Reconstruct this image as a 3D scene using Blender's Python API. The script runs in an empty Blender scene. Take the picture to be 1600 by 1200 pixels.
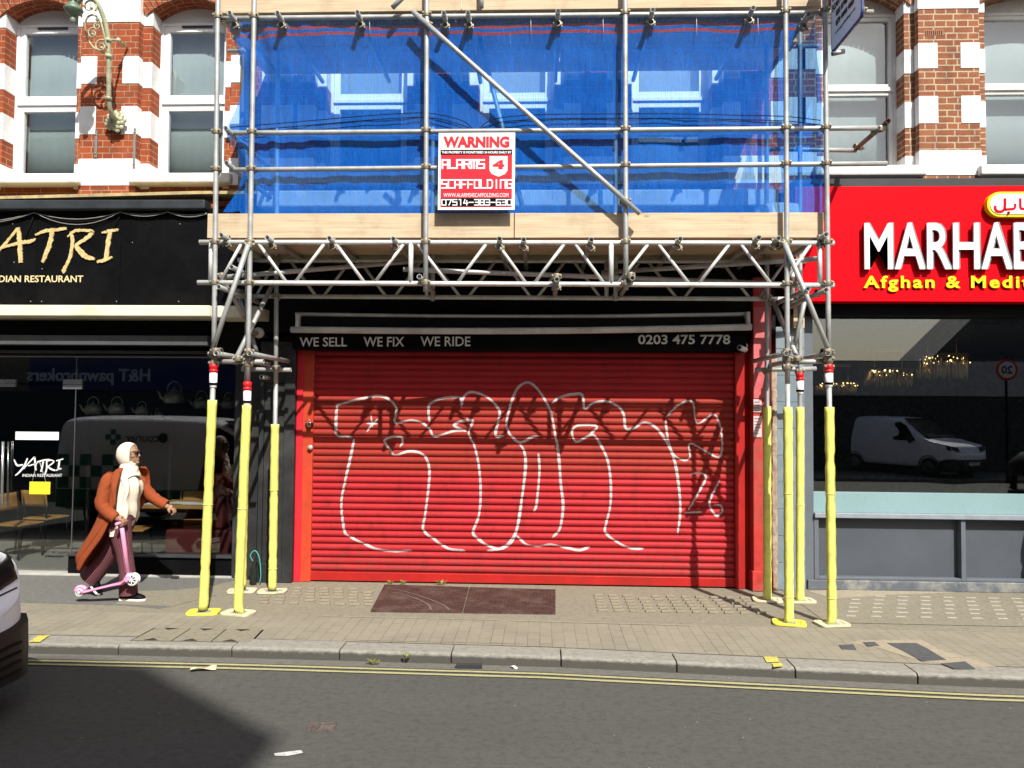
import bpy, bmesh, math, random
from mathutils import Vector, Matrix, noise
random.seed(7)
S = bpy.context.scene
COL = S.collection
R = math.radians

# ------------------------------------------------------------------ camera
FPX, PITCH, ROLL, YAW, EYE = 1202.0, R(2.1), R(.46), R(2.2), 1.96
_F = Vector((-math.sin(YAW)*math.cos(PITCH), math.cos(YAW)*math.cos(PITCH), math.sin(PITCH)))
_r0 = Vector((math.cos(YAW), math.sin(YAW), 0)); _u0 = _r0.cross(_F)
_R = math.cos(ROLL)*_r0 + math.sin(ROLL)*_u0
_U = -math.sin(ROLL)*_r0 + math.cos(ROLL)*_u0
cd = bpy.data.cameras.new('camera'); cam = bpy.data.objects.new('camera', cd); COL.objects.link(cam)
cd.sensor_width = 36; cd.lens = 36*FPX/1600; cd.clip_end = 2000; cd.clip_start = .05
M3 = Matrix((_R, _U, -_F)).transposed()
cam.matrix_world = Matrix.Translation((0, 0, EYE)) @ M3.to_4x4()
S.camera = cam

def _ray(px, py):
    return _F + ((px-800)/FPX)*_R + ((600-py)/FPX)*_U
def at(px, py, Y):
    "point of the photograph measured on the vertical plane at depth Y"
    d = _ray(px, py); t = Y/d.y
    return Vector((d.x*t, Y, EYE+d.z*t))
def X(px, py, Y): return at(px, py, Y).x
def Z(px, py, Y): return at(px, py, Y).z
def gr(px, py, z=0):
    d = _ray(px, py); t = (z-EYE)/d.z
    return Vector((d.x*t, d.y*t, z))

# ------------------------------------------------------------------ light
SUN = Vector((.41, -1.0, 1.12)).normalized()
w = bpy.data.worlds.new('World'); S.world = w; w.use_nodes = True
nt = w.node_tree; bg = nt.nodes['Background']
sky = nt.nodes.new('ShaderNodeTexSky'); sky.sky_type = 'NISHITA'; sky.sun_disc = False
sky.sun_elevation = math.asin(SUN.z); sky.sun_rotation = math.atan2(SUN.x, SUN.y)
sky.air_density = 1.0; sky.dust_density = 3; sky.ozone_density = 1.0
nt.links.new(sky.outputs[0], bg.inputs[0]); bg.inputs[1].default_value = .085
ld = bpy.data.lights.new('sun', 'SUN'); ld.energy = 4.9; ld.angle = R(.5); ld.color = (1, .965, .89)
lo = bpy.data.objects.new('sun', ld); COL.objects.link(lo)
lo.rotation_euler = SUN.to_track_quat('Z', 'Y').to_euler()
S.view_settings.view_transform = 'Standard'; S.view_settings.look = 'None'
S.view_settings.exposure = 0.6; S.view_settings.gamma = 1
S.cycles.max_bounces = 8; S.cycles.transparent_max_bounces = 24; S.cycles.diffuse_bounces = 3
S.cycles.caustics_reflective = False; S.cycles.caustics_refractive = False

# ------------------------------------------------------------------ materials
def new_mat(name):
    m = bpy.data.materials.new(name); m.use_nodes = True
    n = m.node_tree; return m, n, n.nodes['Principled BSDF']
def N(n, t, **k):
    x = n.nodes.new(t)
    for a, b in k.items():
        if a in x.inputs: x.inputs[a].default_value = b
        else: setattr(x, a, b)
    return x
def rgb(c): return (c[0], c[1], c[2], 1)
def ramp(n, fac, stops):
    r = n.nodes.new('ShaderNodeValToRGB'); e = r.color_ramp.elements
    while len(e) < len(stops): e.new(.5)
    for i, (p, c) in enumerate(stops): e[i].position = p; e[i].color = rgb(c)
    n.links.new(fac, r.inputs[0]); return r.outputs[0]
def mixc(n, fac, a, b, mode='MIX'):
    m = n.nodes.new('ShaderNodeMix'); m.data_type = 'RGBA'; m.blend_type = mode
    for s, v in ((0, fac), (6, a), (7, b)):
        if hasattr(v, 'node'): n.links.new(v, m.inputs[s])
        else: m.inputs[s].default_value = v if s == 0 else rgb(v)
    return m.outputs[2]
def coords(n, kind='Object', scale=(1, 1, 1)):
    t = n.nodes.new('ShaderNodeTexCoord'); mp = n.nodes.new('ShaderNodeMapping')
    mp.inputs['Scale'].default_value = scale; n.links.new(t.outputs[kind], mp.inputs[0]); return mp.outputs[0]
def nz(n, vec, scale, detail=4, rough=.6):
    x = N(n, 'ShaderNodeTexNoise', Scale=scale, Detail=detail, Roughness=rough)
    n.links.new(vec, x.inputs['Vector']); return x.outputs['Fac']
def bump(n, b, h, strength=.3, dist=.01):
    k = N(n, 'ShaderNodeBump', Strength=strength, Distance=dist)
    n.links.new(h, k.inputs['Height']); n.links.new(k.outputs[0], b.inputs['Normal'])
_cache = {}
def paint(name, c, rough=.5, var=.15, scale=6, metal=0, dirt=None, bs=.15, spec=.28, kind='Object', stretch=(1, 1, 1)):
    "painted / plain surface with uneven tone, a second fine noise and slight bump"
    if name in _cache: return _cache[name]
    m, n, b = new_mat(name); v = coords(n, kind, stretch)
    f = nz(n, v, scale, 6, .65)
    lo_ = tuple(x*(1-var) for x in c); hi = tuple(min(1, x*(1+var)) for x in c)
    col = ramp(n, f, [(.3, lo_), (.7, hi)])
    if dirt:
        g = nz(n, v, scale*.35, 8, .7)
        d = ramp(n, g, [(.48, (0, 0, 0)), (.74, (1, 1, 1))])
        col = mixc(n, d, col, dirt)
    n.links.new(col, b.inputs['Base Color'])
    g2 = nz(n, v, scale*9, 3)
    rr = N(n, 'ShaderNodeMapRange'); rr.inputs[3].default_value = max(.02, rough-.12); rr.inputs[4].default_value = min(1, rough+.12)
    n.links.new(g2, rr.inputs[0]); n.links.new(rr.outputs[0], b.inputs['Roughness'])
    b.inputs['Metallic'].default_value = metal; b.inputs['Specular IOR Level'].default_value = spec
    if bs: bump(n, b, g2, bs, .004)
    _cache[name] = m; return m

def brick_mat(name, c1, c2, mortar, dark, sz=.012, w=.225, h=.075):
    m, n, b = new_mat(name); v = coords(n, 'UV')
    wob = nz(n, v, 7, 3); va = n.nodes.new('ShaderNodeVectorMath'); va.operation = 'MULTIPLY_ADD'
    cmb = n.nodes.new('ShaderNodeCombineXYZ'); n.links.new(wob, cmb.inputs[0]); n.links.new(wob, cmb.inputs[1])
    n.links.new(cmb.outputs[0], va.inputs[0]); va.inputs[1].default_value = (.012, .012, 0); n.links.new(v, va.inputs[2])
    br = n.nodes.new('ShaderNodeTexBrick'); br.inputs['Scale'].default_value = 1
    br.inputs['Brick Width'].default_value = w; br.inputs['Row Height'].default_value = h
    br.inputs['Mortar Size'].default_value = sz*.5; br.inputs['Mortar Smooth'].default_value = .25; br.inputs['Bias'].default_value = -.1
    br.inputs['Color1'].default_value = rgb(c1); br.inputs['Color2'].default_value = rgb(c2); br.inputs['Mortar'].default_value = rgb(mortar)
    br.squash = .55; br.squash_frequency = 2
    n.links.new(va.outputs[0], br.inputs['Vector'])
    f = nz(n, v, 5, 8, .7); soot = ramp(n, f, [(.46, (0, 0, 0)), (.72, (.75, .75, .75))])
    col = mixc(n, soot, br.outputs[0], dark)
    g = nz(n, v, 60, 3); col = mixc(n, ramp(n, g, [(.3, (.75, .75, .75)), (.7, (1.1, 1.1, 1.1))]), (0, 0, 0), col)
    pat = nz(n, coords(n, 'UV', (1, .35, 1)), 2.2, 6, .7); col = mixc(n, ramp(n, pat, [(.5, (0, 0, 0)), (.78, (.6, .6, .6))]), col, tuple(x*1.25+.03 for x in c1))
    n.links.new(col, b.inputs['Base Color']); b.inputs['Roughness'].default_value = .9; b.inputs['Specular IOR Level'].default_value = .15
    inv = n.nodes.new('ShaderNodeMath'); inv.operation = 'MULTIPLY_ADD'; inv.inputs[1].default_value = -1; inv.inputs[2].default_value = 1
    n.links.new(br.outputs['Fac'], inv.inputs[0])
    ad = n.nodes.new('ShaderNodeMath'); ad.operation = 'MULTIPLY_ADD'; ad.inputs[1].default_value = .4
    n.links.new(g, ad.inputs[0]); n.links.new(inv.outputs[0], ad.inputs[2])
    bump(n, b, ad.outputs[0], .7, .006); return m

def wood_mat(name, c1, c2):
    m, n, b = new_mat(name); v = coords(n, 'UV', (.35, 9, 1)); f = nz(n, v, 5, 8, .65)
    v2 = coords(n, 'UV', (1, 1, 1)); k = nz(n, v2, 3, 5)
    col = ramp(n, f, [(.28, tuple(x*.72 for x in c2)), (.42, c2), (.62, c1)])
    col = mixc(n, ramp(n, k, [(.52, (0, 0, 0)), (.7, (.6, .6, .6))]), col, tuple(x*.6 for x in c2))
    vo = N(n, 'ShaderNodeTexVoronoi', Scale=2.1); n.links.new(coords(n, 'UV', (1, 2.4, 1)), vo.inputs['Vector'])
    col = mixc(n, ramp(n, vo.outputs['Distance'], [(.0, (.85, .85, .85)), (.09, (0, 0, 0))]), col, (.12, .07, .035))
    n.links.new(col, b.inputs['Base Color']); b.inputs['Roughness'].default_value = .8
    bump(n, b, f, .3, .004); return m

def glass_mat(name, tint=(.8, .85, .85), refl=.05, rough=.0):
    m = bpy.data.materials.new(name); m.use_nodes = True; n = m.node_tree
    n.nodes.remove(n.nodes['Principled BSDF']); out = n.nodes['Material Output']
    tr = N(n, 'ShaderNodeBsdfTransparent'); tr.inputs[0].default_value = rgb(tint)
    gl = N(n, 'ShaderNodeBsdfGlossy'); gl.inputs['Roughness'].default_value = rough; gl.inputs[0].default_value = (1, 1, 1, 1)
    lw = N(n, 'ShaderNodeLayerWeight'); lw.inputs[0].default_value = .5
    p = N(n, 'ShaderNodeMath', operation='POWER'); n.links.new(lw.outputs['Facing'], p.inputs[0]); p.inputs[1].default_value = 4
    q = N(n, 'ShaderNodeMath', operation='MULTIPLY_ADD'); n.links.new(p.outputs[0], q.inputs[0]); q.inputs[1].default_value = 1-refl; q.inputs[2].default_value = refl
    mx = N(n, 'ShaderNodeMixShader'); n.links.new(q.outputs[0], mx.inputs[0]); n.links.new(tr.outputs[0], mx.inputs[1]); n.links.new(gl.outputs[0], mx.inputs[2])
    n.links.new(mx.outputs[0], out.inputs[0]); return m

# ------------------------------------------------------------------ mesh builder
class MB:
    def __init__(s): s.v = []; s.f = []; s.sm = []; s.mi = []; s.m = 0
    def add(s, vs, fs, smooth=False):
        o = len(s.v); s.v += [Vector(p) for p in vs]
        for q in fs: s.f.append([i+o for i in q]); s.sm.append(smooth); s.mi.append(s.m)
        return s
    def box(s, x0, x1, y0, y1, z0, z1, M=None):
        vs = [Vector((x, y, z)) for z in (z0, z1) for y in (y0, y1) for x in (x0, x1)]
        if M is not None: vs = [M @ p for p in vs]
        return s.add(vs, [(0, 2, 3, 1), (4, 5, 7, 6), (0, 1, 5, 4), (2, 6, 7, 3), (0, 4, 6, 2), (1, 3, 7, 5)])
    def quad(s, a, b, c, d): return s.add([a, b, c, d], [(0, 1, 2, 3)])
    def prism(s, pts, o, u, v, th):
        "2-D outline pts (counter-clockwise seen from u x v) on plane o,u,v; extruded back by th"
        o, u, v = Vector(o), Vector(u), Vector(v); nn = u.cross(v).normalized()
        a = [o+u*p[0]+v*p[1] for p in pts]; b = [p-nn*th for p in a]; k = len(pts)
        return s.add(a+b, [list(range(k)), list(range(2*k-1, k-1, -1))]+[(i, k+i, k+(i+1) % k, (i+1) % k) for i in range(k)])
    def rings(s, rs, cap=True, smooth=True, closed=True):
        k = len(rs[0]); fs = []
        for i in range(len(rs)-1):
            for j in range(k if closed else k-1):
                fs.append((i*k+j, i*k+(j+1) % k, (i+1)*k+(j+1) % k, (i+1)*k+j))
        s.add([p for r in rs for p in r], fs, smooth)
        if cap and closed:
            o = len(s.v)-len(rs)*k
            s.f.append([o+i for i in range(k-1, -1, -1)]); s.sm.append(False); s.mi.append(s.m)
            s.f.append([o+(len(rs)-1)*k+i for i in range(k)]); s.sm.append(False); s.mi.append(s.m)
        return s
    def path(s, pts, r, n=8, cap=True):
        pts = [Vector(p) for p in pts]; rr = r if isinstance(r, (list, tuple)) else [r]*len(pts); rs = []; up = None
        for i, p in enumerate(pts):
            d = (pts[min(i+1, len(pts)-1)]-pts[max(i-1, 0)]).normalized()
            if up is None: up = d.orthogonal().normalized()
            a = (up-d*up.dot(d)).normalized(); up = a; b = d.cross(a)
            rs.append([p+(a*math.cos(2*math.pi*j/n)+b*math.sin(2*math.pi*j/n))*rr[i] for j in range(n)])
        return s.rings(rs, cap)
    def pipe(s, p0, p1, r=.0242, n=14):
        "steel tube with open ends"
        p0, p1 = Vector(p0), Vector(p1); d = (p1-p0).normalized(); a = d.orthogonal().normalized(); b = d.cross(a)
        def ring(p, q): return [p+(a*math.cos(2*math.pi*j/n)+b*math.sin(2*math.pi*j/n))*q for j in range(n)]
        e = min(.12, (p1-p0).length*.3)
        m = 1 if (p1-p0).length < 1.2 else int((p1-p0).length/.6)
        k = len(s.v)
        return s.rings([ring(p0+d*e, r*.84), ring(p0, r*.84), ring(p0, r)]+[ring(p0.lerp(p1, (i+1)/(m+1)), r) for i in range(m)]+[ring(p1, r), ring(p1, r*.84), ring(p1-d*e, r*.84)])
    def lathe(s, prof, c, n=20, axis='Z', cap=True):
        c = Vector(c); rs = []
        for r, h in prof:
            ring = []
            for j in range(n):
                t = 2*math.pi*j/n; x, y = r*math.cos(t), r*math.sin(t)
                ring.append(c+(Vector((x, y, h)) if axis == 'Z' else Vector((h, x, y)) if axis == 'X' else Vector((y, h, x))))
            rs.append(ring)
        return s.rings(rs, cap)
    def ball(s, c, r, n=12, M=None):
        c = Vector(c); r = Vector((r, r, r)) if not hasattr(r, '__len__') else Vector(r); rs = []
        for i in range(n//2+1):
            t = math.pi*i/(n//2); q = max(math.sin(t), .02)
            ring = [Vector((q*math.cos(2*math.pi*j/n)*r.x, q*math.sin(2*math.pi*j/n)*r.y, -math.cos(t)*r.z)) for j in range(n)]
            rs.append([c+(M @ p if M is not None else p) for p in ring])
        return s.rings(rs)
    def grid(s, fn, nu, nv, smooth=True):
        vs = [fn(i/nu, j/nv) for j in range(nv+1) for i in range(nu+1)]
        return s.add(vs, [(j*(nu+1)+i, j*(nu+1)+i+1, (j+1)*(nu+1)+i+1, (j+1)*(nu+1)+i) for j in range(nv) for i in range(nu)], smooth)
    def build(s, name, mat, parent=None, bevel=0, label=None, solid=0):
        me = bpy.data.meshes.new(name); off = root_loc(parent)
        me.from_pydata([p-off for p in s.v], [], s.f)
        me.polygons.foreach_set('use_smooth', s.sm)
        for mm in (mat if isinstance(mat, (list, tuple)) else [mat]): me.materials.append(mm)
        me.polygons.foreach_set('material_index', s.mi)
        uv = me.uv_layers.new(name='UVMap'); V = s.v; data = []
        for p in me.polygons:
            nn = p.normal; ax = max(range(3), key=lambda i: abs(nn[i]))
            for li in p.loop_indices:
                q = V[me.loops[li].vertex_index]
                data += [q.y, q.z] if ax == 0 else [q.x, q.z] if ax == 1 else [q.x, q.y]
        uv.data.foreach_set('uv', data)
        me.update()
        o = bpy.data.objects.new(name, me); COL.objects.link(o)
        if parent is not None: o.parent = parent
        if label: o['label'] = label
        if bevel:
            b = o.modifiers.new('bevel', 'BEVEL'); b.width = bevel; b.segments = 2; b.limit_method = 'ANGLE'; b.angle_limit = R(40)
        if solid:
            b = o.modifiers.new('solid', 'SOLIDIFY'); b.thickness = solid; b.offset = 0
        return o
def root_loc(p):
    v = Vector((0, 0, 0))
    while p is not None: v = v+p.location; p = p.parent
    return v
def thing(name, label, cat, loc=(0, 0, 0), group=None):
    o = bpy.data.objects.new(name, None); COL.objects.link(o); o.location = loc; o.empty_display_size = .1
    o['label'] = label; o['category'] = cat
    if group: o['group'] = group
    return o
def solo(o, label, cat, group=None, kind=None):
    o['label'] = label; o['category'] = cat
    if group: o['group'] = group
    if kind: o['kind'] = kind
    return o
def struct(o, label=None):
    o['kind'] = 'structure'
    if label: o['label'] = label
    return o
def dup(o, loc, label, group=None, rz=None):
    r = o.copy(); COL.objects.link(r); r.location = loc
    r['label'] = label
    if group: r['group'] = group
    if rz is not None: r.rotation_euler = (0, 0, rz)
    for ch in list(o.children):
        c = ch.copy(); COL.objects.link(c); c.parent = r
        for g in ch.children:
            d = g.copy(); COL.objects.link(d); d.parent = c
    return r
def catmull(pts, n=8):
    pts = [Vector(p) for p in pts]; out = []
    P = [pts[0]*2-pts[1]]+pts+[pts[-1]*2-pts[-2]]
    for i in range(1, len(P)-2):
        a, b, c, d = P[i-1], P[i], P[i+1], P[i+2]
        for k in range(n):
            t = k/n; out.append(.5*((2*b)+(c-a)*t+(2*a-5*b+4*c-d)*t*t+(3*b-a-3*c+d)*t**3))
    out.append(pts[-1]); return out

# ------------------------------------------------------------------ writing
def text(mb, s, o, u, v, width=None, height=None, depth=.004, bold=0, spacing=1):
    "flat or raised lettering: o = lower-left corner, u / v = reading and up directions"
    c = bpy.data.curves.new('t', 'FONT'); c.body = s; c.size = 1; c.offset = bold; c.space_character = spacing; c.resolution_u = 3
    c.extrude = .5
    ob = bpy.data.objects.new('t', c); me = bpy.data.meshes.new_from_object(ob)
    P = [q.co.copy() for q in me.vertices]; F = [list(p.vertices) for p in me.polygons]
    x0 = min(p.x for p in P); x1 = max(p.x for p in P); y0 = min(p.y for p in P); y1 = max(p.y for p in P)
    sx = width/(x1-x0) if width else height/(y1-y0); sy = height/(y1-y0) if height else sx
    o, u, v = Vector(o), Vector(u).normalized(), Vector(v).normalized(); nn = u.cross(v)
    mb.add([o+u*((p.x-x0)*sx)+v*((p.y-y0)*sy)+nn*((p.z+.5)*depth) for p in P], F)
    bpy.data.objects.remove(ob); bpy.data.curves.remove(c); bpy.data.meshes.remove(me)
    return mb
def stroke(mb, pts, wd, o, u, v, depth=.004, smooth=6):
    "one brush stroke; wd = width or list of widths per point (same units as pts)"
    o, u, v = Vector(o), Vector(u), Vector(v); nn = u.cross(v).normalized()
    W = wd if isinstance(wd, (list, tuple)) else [wd]*len(pts)
    q = [Vector((p[0], p[1], W[i])) for i, p in enumerate(pts)]
    if smooth: q = catmull(q, smooth)
    L = []; Rr = []
    for i, p in enumerate(q):
        d = (q[min(i+1, len(q)-1)]-q[max(i-1, 0)]); d.z = 0
        d = d.normalized() if d.length > 1e-9 else Vector((1, 0, 0)); e = Vector((-d.y, d.x, 0))*p.z*.5
        L.append(p+e); Rr.append(p-e)
    f3 = lambda p, h: o+u*p.x+v*p.y+nn*h
    rs = [[f3(Rr[i], 0), f3(Rr[i], depth), f3(L[i], depth), f3(L[i], 0)] for i in range(len(q))]
    return mb.rings([r[::-1] for r in rs], True, False)
UX, UZ = Vector((1, 0, 0)), Vector((0, 0, 1))
def px_stroke(mb, pts, wpx, Y, depth=.004, smooth=6):
    a = [at(p[0], p[1], Y) for p in pts]; k = Y/FPX
    wd = [x*k for x in wpx] if isinstance(wpx, (list, tuple)) else wpx*k
    return stroke(mb, [(p.x, p.z) for p in a], wd, (0, Y, 0), UX, UZ, depth, smooth)
def px_text(mb, s, x0, x1, ytop, ybot, Y, depth=.006, bold=0, spacing=1):
    a = at(x0, ybot, Y); b = at(x1, ybot, Y); t = at(x0, ytop, Y)
    u = (b-a); u.y = 0
    return text(mb, s, a, u.normalized(), UZ, (b-a).length, t.z-a.z, depth, bold, spacing)

# common materials
STEEL = paint('galvanised_steel', (.40, .41, .40), .5, .22, 7, .35, (.27, .26, .24), .2)
ALU = paint('white_aluminium_tube', (.58, .58, .56), .5, .12, 9, .2, (.38, .36, .32), .15)
COUP = paint('coupler_steel', (.36, .33, .25), .5, .3, 30, .5, (.16, .1, .06), .2)
WHITE = paint('white_masonry_paint', (.78, .78, .77), .8, .06, 5, 0, (.52, .50, .46), .5)
UPVC = paint('white_window_plastic', (.80, .81, .82), .35, .02, 4, 0, None, .03)
BLACK = paint('black_paint', (.004, .004, .0045), .5, .3, 5, 0, (.008, .008, .008), .1, .06)
BLACKM = paint('black_matt', (.004, .004, .0045), .8, .3, 5, 0, None, .1, .2)
DGREY = paint('dark_grey_paint', (.035, .037, .04), .5, .2, 5, 0, None, .1)
LETW = paint('white_lettering', (.84, .84, .82), .5, .05, 9, 0, None, 0)
YEL = paint('yellow_foam', (.64, .65, .15), .75, .06, 10, 0, (.33, .31, .12), .3)
REDP = paint('red_paint', (.38, .016, .014), .45, .12, 4, 0, (.27, .016, .012), .15)
WOOD = wood_mat('scaffold_board', (.56, .45, .31), (.48, .36, .23))
RUBBER = paint('black_rubber', (.015, .015, .016), .7, .2, 20)
CHROME = paint('bright_metal', (.7, .7, .7), .2, .05, 10, 1, None, 0)
# ------------------------------------------------------------------ ground, road, pavement
def kerbY(x):
    if x < -2.4: return 6.345
    if x < 0: return 6.345+(x+2.4)/2.4*(-.06)
    return 6.285-.083*x if x < 3.2 else 6.02-.03*(x-3.2)
def asphalt(name, c, speck, scale=1):
    m, n, b = new_mat(name); v = coords(n, 'UV')
    f = nz(n, v, 150*scale, 3, .7); q2 = nz(n, coords(n, 'UV', (.7, 1, 1)), 22, 5, .75); g = nz(n, coords(n, 'UV', (.5, 1.3, 1)), 1.3, 8, .7); h = nz(n, coords(n, 'UV', (2, 9, 1)), 4, 6, .7)
    col = ramp(n, f, [(.30, tuple(x*.62 for x in c)), (.55, c), (.76, speck)])
    col = mixc(n, ramp(n, g, [(.38, (.55, .55, .55)), (.66, (0, 0, 0))]), col, tuple(x*.8 for x in c))
    col = mixc(n, ramp(n, h, [(.55, (0, 0, 0)), (.75, (.5, .5, .5))]), col, tuple(x*1.35 for x in c))
    col = mixc(n, ramp(n, q2, [(.34, (.70, .70, .70)), (.66, (1.22, 1.22, 1.22))]), (0, 0, 0), col)
    vo = N(n, 'ShaderNodeTexVoronoi', Scale=5.2); n.links.new(v, vo.inputs['Vector'])
    col = mixc(n, ramp(n, vo.outputs['Distance'], [(.025, (.8, .8, .8)), (.04, (0, 0, 0))]), col, tuple(min(.5, x*3.2) for x in c))
    n.links.new(col, b.inputs['Base Color']); b.inputs['Roughness'].default_value = .92; b.inputs['Specular IOR Level'].default_value = .3
    bump(n, b, f, .5, .006); return m
def paver_mat(name, c1, c2, mortar, bw, bh, off=.5):
    m, n, b = new_mat(name); v = coords(n, 'UV')
    br = n.nodes.new('ShaderNodeTexBrick'); br.inputs['Scale'].default_value = 1; br.offset = off
    br.inputs['Brick Width'].default_value = bw; br.inputs['Row Height'].default_value = bh
    br.inputs['Mortar Size'].default_value = .0035; br.inputs['Mortar Smooth'].default_value = .3
    br.inputs['Color1'].default_value = rgb(c1); br.inputs['Color2'].default_value = rgb(c2); br.inputs['Mortar'].default_value = rgb(mortar)
    sep = n.nodes.new('ShaderNodeSeparateXYZ'); n.links.new(v, sep.inputs[0]); cm = n.nodes.new('ShaderNodeCombineXYZ')
    n.links.new(sep.outputs[1], cm.inputs[0]); n.links.new(sep.outputs[0], cm.inputs[1]); n.links.new(cm.outputs[0], br.inputs['Vector'])
    f = nz(n, v, 120, 3, .7); g = nz(n, v, 2.2, 8, .7)
    col = mixc(n, ramp(n, f, [(.3, (.7, .7, .7)), (.7, (1.2, 1.2, 1.2))]), (0, 0, 0), br.outputs[0])
    fa = ramp(n, g, [(.4, (0, 0, 0)), (.66, (.85, .85, .85))])
    col = mixc(n, fa, col, tuple(x*1.0 for x in c1))
    k = nz(n, v, .9, 5, .6); col = mixc(n, ramp(n, k, [(.5, (0, 0, 0)), (.7, (.45, .45, .45))]), col, tuple(x*.62 for x in c1))
    n.links.new(col, b.inputs['Base Color']); b.inputs['Roughness'].default_value = .9
    bump(n, b, f, .4, .004); return m
ROADM = asphalt('road_asphalt', (.084, .0845, .075), (.19, .19, .172))
GUTM = asphalt('gutter_asphalt', (.15, .143, .125), (.25, .24, .21))
PAVM = asphalt('pavement_tan', (.25, .226, .168), (.37, .337, .26))
PAVG = asphalt('pavement_grey', (.155, .152, .14), (.24, .235, .215))
PATCH = asphalt('patch_dark', (.085, .088, .09), (.16, .16, .16))
MORT = asphalt('mortar_smear', (.36, .31, .225), (.45, .40, .31))
SETT = paver_mat('block_paving', (.255, .23, .172), (.22, .197, .148), (.095, .08, .062), .21, .105)
KERB = asphalt('granite_kerb', (.29, .28, .24), (.42, .405, .35))
LINEY = paint('yellow_road_paint', (.37, .34, .17), .8, .2, 40, 0, (.30, .27, .16), .3, kind='UV')
def sheet(name, pts, mat, z=None, th=.02):
    pts = [Vector(p) for p in pts]
    if z is not None:
        for p in pts: p.z = z
    a = sum((pts[i].x*pts[(i+1) % len(pts)].y-pts[(i+1) % len(pts)].x*pts[i].y) for i in range(len(pts)))
    if a < 0: pts = pts[::-1]
    lo_ = [p-Vector((0, 0, th)) for p in pts]; k = len(pts)
    mb = MB().add(pts+lo_, [list(range(k)), list(range(2*k-1, k-1, -1))]+[(i, k+i, k+(i+1) % k, (i+1) % k) for i in range(k)])
    return struct(mb.build(name, mat))
sheet('ground', [(-400, -400, 0), (400, -400, 0), (400, 400, 0), (-400, 400, 0)], PAVG, -.16)
xs = [-150, -60, -20, -10, -6, -4, -3, -2.4, -1.6, -.8, 0, .8, 1.6, 2.4, 3.2, 4, 6, 10, 20, 60, 150]
sheet('road', [(x, kerbY(x)+.05, 0) for x in xs]+[(150, -6.5, 0), (-150, -6.5, 0)], ROADM, -.09)
mb = MB()
for i in range(len(xs)-1):
    a, b = xs[i], xs[i+1]
    mb.quad((a, kerbY(a)-.135, -.086), (b, kerbY(b)-.135, -.086), (b, kerbY(b)+.03, -.086), (a, kerbY(a)+.03, -.086))
struct(mb.build('gutter', GUTM))
for k, (d0, d1) in enumerate(((.20, .162), (.285, .247))):
    mb = MB(); fx = [-30+.25*i for i in range(241)]
    for a, b in zip(fx, fx[1:]):
        j = lambda x, s: .006*noise.noise(Vector((x*3, s, 0)))
        mb.quad((a, kerbY(a)-d0+j(a, k), -.082), (b, kerbY(b)-d0+j(b, k), -.082), (b, kerbY(b)-d1+j(b, k+5), -.082), (a, kerbY(a)-d1+j(a, k+5), -.082))
    struct(mb.build('yellow_line', LINEY))
# kerb of separate stones
mb = MB(); x = -40.0; random.seed(3)
cuts = []
while x < 40: cuts.append(x); x += random.uniform(.86, .96)
for a, b in zip(cuts, cuts[1:]):
    b -= .009; h = random.uniform(-.004, .003); ya, yb = kerbY(a), kerbY(b)
    for (u0, u1) in ((a, b),):
        prof = [(0, -.14), (-.004+0, -.02), (.006, -.006), (.022, 0), (.235, 0), (.235, -.14)]
        mb.rings([[Vector((q, yy+p[0], p[1]+h)) for p in prof] for q, yy in ((a, ya), (b, yb))], True, False)
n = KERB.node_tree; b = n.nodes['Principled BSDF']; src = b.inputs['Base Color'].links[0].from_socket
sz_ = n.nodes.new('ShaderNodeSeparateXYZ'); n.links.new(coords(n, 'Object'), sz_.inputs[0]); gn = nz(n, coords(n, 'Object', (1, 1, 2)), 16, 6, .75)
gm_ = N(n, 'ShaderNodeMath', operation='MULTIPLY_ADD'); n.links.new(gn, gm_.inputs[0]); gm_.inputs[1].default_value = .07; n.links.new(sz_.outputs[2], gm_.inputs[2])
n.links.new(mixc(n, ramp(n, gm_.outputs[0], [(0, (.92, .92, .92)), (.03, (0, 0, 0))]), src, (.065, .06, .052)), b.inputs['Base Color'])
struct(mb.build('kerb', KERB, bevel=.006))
sheet('pavement', [(x, kerbY(x)+.23, 0) for x in xs]+[(150, 14, 0), (-150, 14, 0)], PAVM, -.004, .1)
def gp(l, z=0): return [gr(p[0], p[1], z) for p in l]
# strip of block paving along the kerb
mb = MB()
for i in range(len(xs)-1):
    a, b = xs[i], xs[i+1]
    f_ = lambda x: 7.36 if x < -1 else 7.36-.03*(x+1)
    mb.quad((a, kerbY(a)+.24, .001), (b, kerbY(b)+.24, .001), (b, f_(b), .001), (a, f_(a), .001))
struct(mb.build('paving_strip', SETT))
mb = MB()
mb.quad((2.7, 7.45, .001), (30, 7.1, .001), (30, 9.2, .001), (2.7, 9.2, .001)); struct(mb.build('paving_field', PAVM))
sheet('asphalt_pavement', [(-30, 9.6, 0), (-30, 7.75, 0)]+[tuple(p) for p in gp([(60, 942), (200, 946), (250, 951), (300, 938), (235, 926), (330, 915), (372, 905), (300, 890)])], PAVG, .001, .01)
sheet('asphalt_patch', gp([(218, 924), (310, 921), (338, 930), (270, 947), (180, 944)]), PAVM, .004, .006)
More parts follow.
